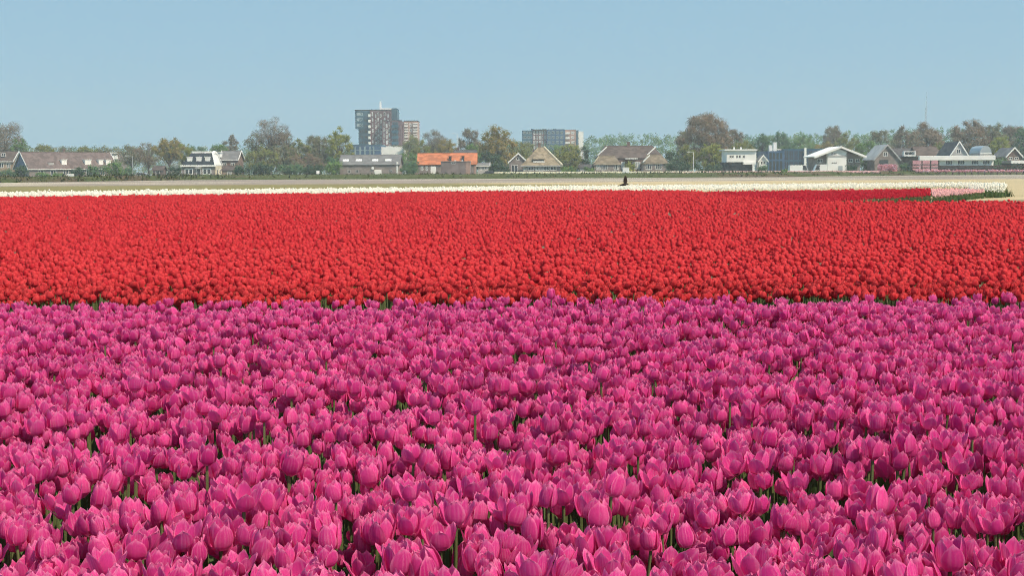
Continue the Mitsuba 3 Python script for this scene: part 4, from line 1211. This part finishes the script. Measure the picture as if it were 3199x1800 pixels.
def leaf_mesh(seed, nv=5):
    """A long folded leaf rising from the foot of the stem and arching outwards."""
    rr = np.random.default_rng(seed)
    L, w, out = rr.uniform(.30, .41), rr.uniform(.020, .031), rr.uniform(.05, .12)
    V, U = [], []
    for i in range(nv + 1):
        v = i / nv
        ww = w * (math.sin(math.pi * (.12 + .88 * v) ** .8) ** .7 if v < 1 else .05)
        r_ = .006 + out * v ** 1.7
        z = L * (v - .22 * v ** 3)
        for u in (-1, 0, 1):
            V.append((r_ + abs(u) * .35 * ww, u * ww, z))
            U.append((u * .5 + .5, v))
    q = []
    for i in range(nv):
        for j in range(2):
            a = i * 3 + j
            q.append((a, a + 1, a + 4, a + 3))
    q = np.array(q)
    return np.array(V), np.vstack([q[:, [0, 1, 2]], q[:, [0, 2, 3]]]), np.array(U)


def rot(az, tilt, taz):
    """Matrices (n, 3, 3): a turn by az about z, then a tilt towards the direction taz."""
    az, tilt, taz = map(np.asarray, (az, tilt, taz))
    c, s, z, o = np.cos(az), np.sin(az), np.zeros_like(az), np.ones_like(az)
    A = np.stack([np.stack([c, -s, z], -1), np.stack([s, c, z], -1), np.stack([z, z, o], -1)], -2)
    k = np.stack([-np.sin(taz), np.cos(taz), z], -1)
    K = np.stack([np.stack([z, -k[:, 2], k[:, 1]], -1), np.stack([k[:, 2], z, -k[:, 0]], -1), np.stack([-k[:, 1], k[:, 0], z], -1)], -2)
    B = np.eye(3) + np.sin(tilt)[:, None, None] * K + (1 - np.cos(tilt))[:, None, None] * (K @ K)
    return B @ A


def merge(variants, which, M, t):
    """Copies of the variant meshes under matrices M and shifts t, as one mesh (vertices, triangles, uv)."""
    V, F, U, n = [], [], [], 0
    for k, (v, f, u) in enumerate(variants):
        sel = np.nonzero(which == k)[0]
        if not len(sel):
            continue
        w = np.einsum('kij,nj->kni', M[sel], v) + t[sel][:, None]
        V.append(w.reshape(-1, 3))
        F.append((f[None] + n + (np.arange(len(sel)) * len(v))[:, None, None]).reshape(-1, 3))
        uu = np.tile(u, (len(sel), 1, 1))
        uu[:, :, 0] += 2 * (sel % 211)[:, None]
        U.append(uu.reshape(-1, 2))
        n += len(sel) * len(v)
    return np.vstack(V), np.vstack(F), np.vstack(U)


def scatter(y0, y1, spacing, half, seed, margin):
    """Jittered grid points (x, y) in the wedge |x| < half * y + margin."""
    rr = np.random.default_rng(seed)
    xm = half * y1 + margin
    xs, ys = np.meshgrid(np.arange(-xm, xm, spacing), np.arange(y0, y1, spacing))
    p = np.stack([xs, ys], -1).reshape(-1, 2)
    p += rr.uniform(-.38, .38, p.shape) * spacing
    p[:, 0] += .5 * spacing * (np.round(p[:, 1] / spacing) % 2)
    return p[np.abs(p[:, 0]) < half * p[:, 1] + margin]


FIFTH = ('left edge', 'left of the middle', 'middle', 'right of the middle', 'right edge')


class Bed:
    """Random data of all plants of a bed."""

    def __init__(s, p, seed, h, dh, smin=.85, smax=1.15, tilt=.16, wave=.03):
        rr = np.random.default_rng(seed)
        n = len(p)
        s.p, s.n = p, n
        wv = meshkit.fbm(np.c_[p * [1.1, 2.4], np.zeros(n)], 3, seed) - .5
        s.h = h + rr.normal(0, dh, n) + wave * 2 * wv
        s.sc = rr.uniform(smin, smax, n)
        s.az = rr.uniform(0, 2 * math.pi, n)
        s.tilt = np.abs(rr.normal(0, tilt, n))
        s.taz = rr.uniform(0, 2 * math.pi, n)
        s.M = rot(s.az, s.tilt, s.taz) * s.sc[:, None, None]
        lean = rr.normal(0, .018, (n, 2))
        s.top = np.c_[p + lean, s.h]
        s.var = rr.integers(0, 10000, n)
        s.S = np.zeros((n, 3, 3))
        s.S[:, 0, 0] = s.S[:, 1, 1] = s.sc
        s.S[:, :2, 2] = lean
        s.S[:, 2, 2] = s.h + .004
        s.base = np.c_[p, np.zeros(n)]
        s.L = rot(rr.uniform(0, 6.28, n), np.zeros(n), np.zeros(n)) * (s.h / .42)[:, None, None]
        s.L2 = rot(rr.uniform(0, 6.28, n), np.zeros(n), np.zeros(n)) * (s.h / .46)[:, None, None]


def big(M, t):
    m = np.eye(4)
    m[:3, :3], m[:3, 3] = M, t
    return T(m)


PU = [flower('purple', 6, 8, 100 + k) for k in range(14)]
PU_LOW = [join(flower('purple', 3, 4, 100 + k)) for k in range(14)]
PU_FAR = [join(flower('purple', 2, 4, 100 + k)) for k in range(14)]
RE = [join(flower('red', 4, 5, 300 + k)) for k in range(8)]
RE_LOW = [join(flower('red', 2, 3, 300 + k)) for k in range(8)]
EGG = [egg(5, ((.18, .85), (.55, 1.0), (.88, .72)), 500 + k, foot=False) for k in range(6)]
EGG_LOW = [egg(5, ((.22, .9), (.82, .86)), 520 + k, foot=False) for k in range(6)]
OPEN = ['closed' if TIPS[(100 + k) % len(TIPS)] < 1 else 'half open' if TIPS[(100 + k) % len(TIPS)] < 1.4 else 'wide open' for k in range(len(PU))]
STEM = stem_mesh()
STEM_U = (STEM[0], STEM[1], np.zeros((len(STEM[0]), 2)))
LEAF = [leaf_mesh(600 + k) for k in range(8)]
BSDF = {'type': 'ref', 'id': 'purple_petal'}


def shapes(meshes, bsdf, uv=True):
    return [mikit.ply((v, f), bsdf, True, uv=u if uv else None) for v, f, u in meshes]


PETAL_PLY = [shapes(fl, 'purple_petal') for fl in PU]
RED_PLY = shapes(RE, 'red_petal')
STEM_PLY = mikit.ply(STEM, 'tulip_stem', True)
LEAF_PLY = shapes(LEAF, 'tulip_leaf')


def stuff(name, bed, sel, variants, petal_bsdf, label, leaves=None, cat='tulips'):
    """The plants sel of a bed as one thing: all flowers one mesh, all stems one, all leaves one."""
    idx = np.nonzero(sel)[0]
    key = numbered(name)
    tag(key, label, cat, kind='stuff')
    v, f, u = merge(variants, bed.var[idx] % len(variants), bed.M[idx], bed.top[idx])
    a = put(key + '__flower', (v, f), petal_bsdf, True, uv=u)
    labels[a] = {'kind': 'stuff'}
    idx = idx if leaves is None else np.nonzero(sel & leaves)[0]
    if len(idx):
        v, f, u = merge([STEM_U], np.zeros(len(idx), int), bed.S[idx], bed.base[idx])
        b = put(key + '__stem', (v, f), 'tulip_stem')
        v1, f1, u1 = merge(LEAF, bed.var[idx] % len(LEAF), bed.L[idx], bed.base[idx])
        v2, f2, u2 = merge(LEAF, bed.var[idx] // 7 % len(LEAF), bed.L2[idx], bed.base[idx])
        c = put(key + '__leaf', (np.vstack([v1, v2]), np.vstack([f1, f2 + len(v1)])), 'tulip_leaf', True)
        labels[b], labels[c] = {'kind': 'stuff'}, {'kind': 'stuff'}


def in_frame(P, pad=10):
    x, y, w = project(P)
    return (x > -pad) & (x < 3199 + pad) & (y > 540) & (y < 1800 + pad)


# purple bed
p = scatter(1.65, 8.05, .0545, .38, 11, .7)
r = np.random.default_rng(12)
gap = meshkit.fbm(np.c_[p * [1.5, 2.6], np.zeros(len(p))], 3, 9)
far_row = p[:, 1] > 7.0
row = np.sin(2 * math.pi * (p[:, 1] + .22 * meshkit.noise(np.c_[p * [.8, .5], np.zeros(len(p))], 4)) / .56)
p = p[((gap < .74) | (r.random(len(p)) < .8)) & ((row > -.9) | (r.random(len(p)) < .92)) & ((~far_row) | (r.random(len(p)) < .78)) & (p[:, 1] < 7.82 + .06 * np.sin(p[:, 0] * 3) + .1 * r.random(len(p)))]
bed = Bed(p, 13, .425, .020, .80, 1.16, .2, .04)
drop = -.075 * np.random.default_rng(14).random(bed.n) ** 2.2      # many heads stand lower, between the others
row = np.sin(2 * math.pi * (p[:, 1] + .22 * meshkit.noise(np.c_[p * [.8, .5], np.zeros(len(p))], 4)) / .56)
lift = drop + .02 * row - .03 * (p[:, 1] > 7.1)      # the planting rows stand a little higher than what is between them
lift = np.where(bed.p[:, 1] > 6.9, np.minimum(lift, .415 - bed.h), lift)
bed.h += lift
bed.top[:, 2] += lift
bed.S[:, 2, 2] += lift
vis = in_frame(bed.top + [0, 0, .03])
order = np.argsort(np.where(vis, bed.p[:, 1], 99))
hero = np.zeros(bed.n, bool)
hero[order[:300]] = True


def single_purple(k, label, group):
    t = thing('purple_tulip', label, 'tulip', group)
    v = bed.var[k] % len(PU)
    m = big(bed.M[k], bed.top[k])
    for shape in PETAL_PLY[v]:
        scene[numbered(t + '__petal')] = {**shape, 'to_world': m}
    scene[numbered(t + '__stem')] = {**STEM_PLY, 'to_world': big(bed.S[k], bed.base[k])}
    for L, j in ((bed.L[k], bed.var[k] % len(LEAF)), (bed.L2[k], bed.var[k] // 7 % len(LEAF))):
        scene[numbered(t + '__leaf')] = {**LEAF_PLY[j], 'to_world': big(L, bed.base[k])}


# the lone tall tulip that stands out against the red bed
lone = int(np.argmin(np.abs(bed.p[:, 1] - 7.5) * 3 + np.abs(bed.p[:, 0] - at(1720, 935, 7.5)[0])))
q = at(1722, 936, 7.5)
bed.p[lone], bed.base[lone] = q[:2], [q[0], q[1], 0]
bed.h[lone] = q[2]
bed.S[lone] = np.diag([1.0, 1.0, q[2]])
bed.top[lone] = q
bed.var[lone] = 2
bed.M[lone] = np.eye(3) * 1.15
hero[lone] = True
for k in np.nonzero(hero)[0]:
    if k == lone:
        single_purple(k, 'single purple tulip standing taller than its neighbours against the red tulips', None)
    else:
        w = FIFTH[int(np.clip(project(bed.top[k])[0] // 640, 0, 4))]
        o = OPEN[bed.var[k] % len(PU)]
        single_purple(k, f'{o} purple pink tulip of the nearest rows, {w} of the picture', f'{o} nearest purple tulips, {w}')
stuff('purple_tulips', bed, ~hero & (bed.p[:, 1] < 4.3), PU_LOW, 'purple_petal', 'nearer part of the dense bed of purple pink tulips', leaves=bed.var % 4 > 0)
stuff('purple_tulips', bed, ~hero & (bed.p[:, 1] >= 4.3), PU_FAR, 'purple_petal', 'farther part of the dense bed of purple pink tulips, up to the red bed', leaves=(bed.var % 3 == 0) | (bed.p[:, 1] > 6.7))

# red bed: near plants with petals, further ones simpler
def red_edge(x):
    return np.where(x > 6.5, np.interp(x, [6.5, 11, 30], [32.4, 30.5, 29.0]), np.interp(x, [-30, -16.6, 0, 8.5], [40, 43.7, 50.6, 50.2]))


p = scatter(8.05, 9.0, .060, .38, 21, 1.4)
p = p[p[:, 1] > 8.07 + .1 * meshkit.noise(np.c_[p[:, 0] * 4, p[:, 0] * 0, p[:, 0] * 0], 3)]
red = Bed(p, 22, .405, .022, .85, 1.15, .14, .03)
vis = in_frame(red.top + [0, 0, .03]) & (project(red.top + [0, 0, .05])[1] < 948)
order = np.argsort(np.where(vis, red.p[:, 1], 99))
near = np.zeros(red.n, bool)
near[order[:300]] = True
for k in np.nonzero(near)[0]:
    w = FIFTH[int(np.clip(project(red.top[k])[0] // 640, 0, 4))]
    t = thing('red_tulip', f'front row red tulip behind the purple bed, {w} of the picture', 'tulip', f'front row red tulips, {w}')
    scene[numbered(t + '__flower')] = {**RED_PLY[red.var[k] % len(RE)], 'to_world': big(red.M[k], red.top[k])}
    scene[numbered(t + '__stem')] = {**STEM_PLY, 'to_world': big(red.S[k], red.base[k])}
    for L, j in ((red.L[k], red.var[k] % len(LEAF)), (red.L2[k], red.var[k] // 7 % len(LEAF))):
        scene[numbered(t + '__leaf')] = {**LEAF_PLY[j], 'to_world': big(L, red.base[k])}
stuff('red_tulips', red, ~near, RE_LOW, 'red_petal', 'wide bed of red tulips, its nearer part behind the front row', leaves=red.p[:, 1] < 8.8)
p = scatter(9.0, 13, .062, .38, 23, 1.6)
mid = Bed(p, 24, .405, .02, .88, 1.15, .14, .03)
stuff('red_tulips', mid, np.ones(mid.n, bool), EGG, 'red_petal', 'wide bed of red tulips, its middle part', leaves=(np.arange(mid.n) % 8 == 0))
p = scatter(13, 22, .080, .38, 27, 1.5)
mid = Bed(p, 28, .405, .022, 1.0, 1.35, .14, .03)
stuff('red_tulips', mid, np.ones(mid.n, bool), EGG_LOW, 'red_petal', 'wide bed of red tulips, its part before the far end', leaves=np.zeros(mid.n, bool))
p = scatter(22, 52, .130, .38, 25, 1.5)
p = p[p[:, 1] < red_edge(p[:, 0])]
far = Bed(p, 26, .405, .025, 1.2, 1.7, .14, .04)
edge = (far.p[:, 0] > 6) & (far.p[:, 1] > red_edge(far.p[:, 0]) - .6)
stuff('red_tulips', far, np.ones(far.n, bool), EGG_LOW, 'red_petal', 'wide bed of red tulips, its far part up to the white strip', leaves=edge)


def poly_bed(poly, spacing, seed, h, dh, wave, smin, smax):
    poly = np.asarray(poly, float)
    rr = np.random.default_rng(seed)
    lo, hi_ = poly.min(0), poly.max(0)
    xs, ys = np.meshgrid(np.arange(lo[0], hi_[0], spacing), np.arange(lo[1], hi_[1], spacing))
    p = np.stack([xs, ys], -1).reshape(-1, 2) + rr.uniform(-.5, .5, (xs.size, 2)) * spacing
    p = p[inside(p, poly)]
    return Bed(p, seed + 1, h, dh, smin, smax, .15, wave)


def inside(p, poly):
    c = np.zeros(len(p), bool)
    j = len(poly) - 1
    for i in range(len(poly)):
        (xi, yi), (xj, yj) = poly[i], poly[j]
        c ^= ((yi > p[:, 1]) != (yj > p[:, 1])) & (p[:, 0] < (xj - xi) * (p[:, 1] - yi) / (yj - yi + 1e-12) + xi)
        j = i
    return c


def dist_front(p, a, b):
    """How far behind the line a-b a point lies."""
    a, b = np.asarray(a, float), np.asarray(b, float)
    d = (b - a) / np.linalg.norm(b - a)
    n = np.array([-d[1], d[0]])
    return (p - a) @ n


def poly_bed2(*a):
    return poly_bed(*a)


poly = [(6.45, 32.6), (10, 39.5), (14.3, 46), (18.0, 58), (8.5, 52.5), (6.45, 50.2)]
rb = poly_bed(poly, .115, 31, .31, .025, .04, 1.15, 1.6)
stuff('red_tulips', rb, np.ones(rb.n, bool), EGG_LOW, 'dark_red_petal', 'tapering corner of darker red tulips between the track and the white strip', leaves=(np.minimum(np.abs(dist_front(rb.p, poly[0], poly[1])), np.abs(dist_front(rb.p, poly[1], poly[2]))) < .8) & (rb.var % 2 == 0))
poly = [(14.4, 46.1), (19.3, 55), (20.3, 58.5), (18.1, 58.1)]
pk = poly_bed(poly, .10, 33, .28, .03, .03, 1.15, 1.5)
stuff('pink_tulips', pk, np.ones(pk.n, bool), EGG_LOW, 'pink_petal', 'small patch of pale pink tulips right of the red corner', leaves=(dist_front(pk.p, poly[0], poly[1]) < .7) & (pk.var % 2 == 0))
poly = [(-26, 40.4), (-16.6, 44.2), (0, 51.1), (8.5, 52.8), (16.5, 58.3), (19.6, 59.0), (19.5, 55.6), (20.6, 56.1), (23.2, 63.5), (20, 66), (9.4, 62), (0, 59), (-18.7, 49), (-30, 45)]
wh = poly_bed(poly, .112, 35, .46, .035, .03, 1.35, 1.75)
fr = np.where((wh.p[:, 0] > 17) & (wh.p[:, 1] < 60.5), 0, 9)
stuff('white_tulips', wh, np.ones(wh.n, bool), EGG_LOW, 'white_petal', 'long strip of taller white tulips behind the red bed', leaves=(fr < 1) & (wh.var % 4 == 0))
poly = [(19.0, 55.0), (20.4, 55.6), (21.9, 59.8), (20, 60)]
wc = poly_bed(poly, .12, 37, .36, .07, .04, 1.4, 1.8)
stuff('white_tulips', wc, np.ones(wc.n, bool), EGG_LOW, 'white_petal', 'bright clump of white tulips at the right end of the white strip', leaves=wc.var % 9 == 0)
for i, (px, py, rr_, lb) in enumerate(((3070, 606, .55, 'bright green weed clump between the pink and the white tulips'), (3125, 606, .3, 'dark green weed clump at the foot of the last white tulips'))):
    g = gp(px, py + 9, 0)
    r = np.random.default_rng(900 + i)
    k = 260
    pos = np.c_[g[0] + r.normal(0, rr_ * .6, k), g[1] + r.normal(0, .3, k), np.zeros(k)]
    v, f, c = blades(pos, r.uniform(.2, .42, k), .022, [(.17, .24, .05), (.12, .2, .05), (.22, .26, .07)] if i == 0 else [(.06, .11, .04), (.09, .14, .05)], r)
    tag(put('weed_clump', (v, f), 'foliage', color=c), lb, 'weeds', kind='stuff')
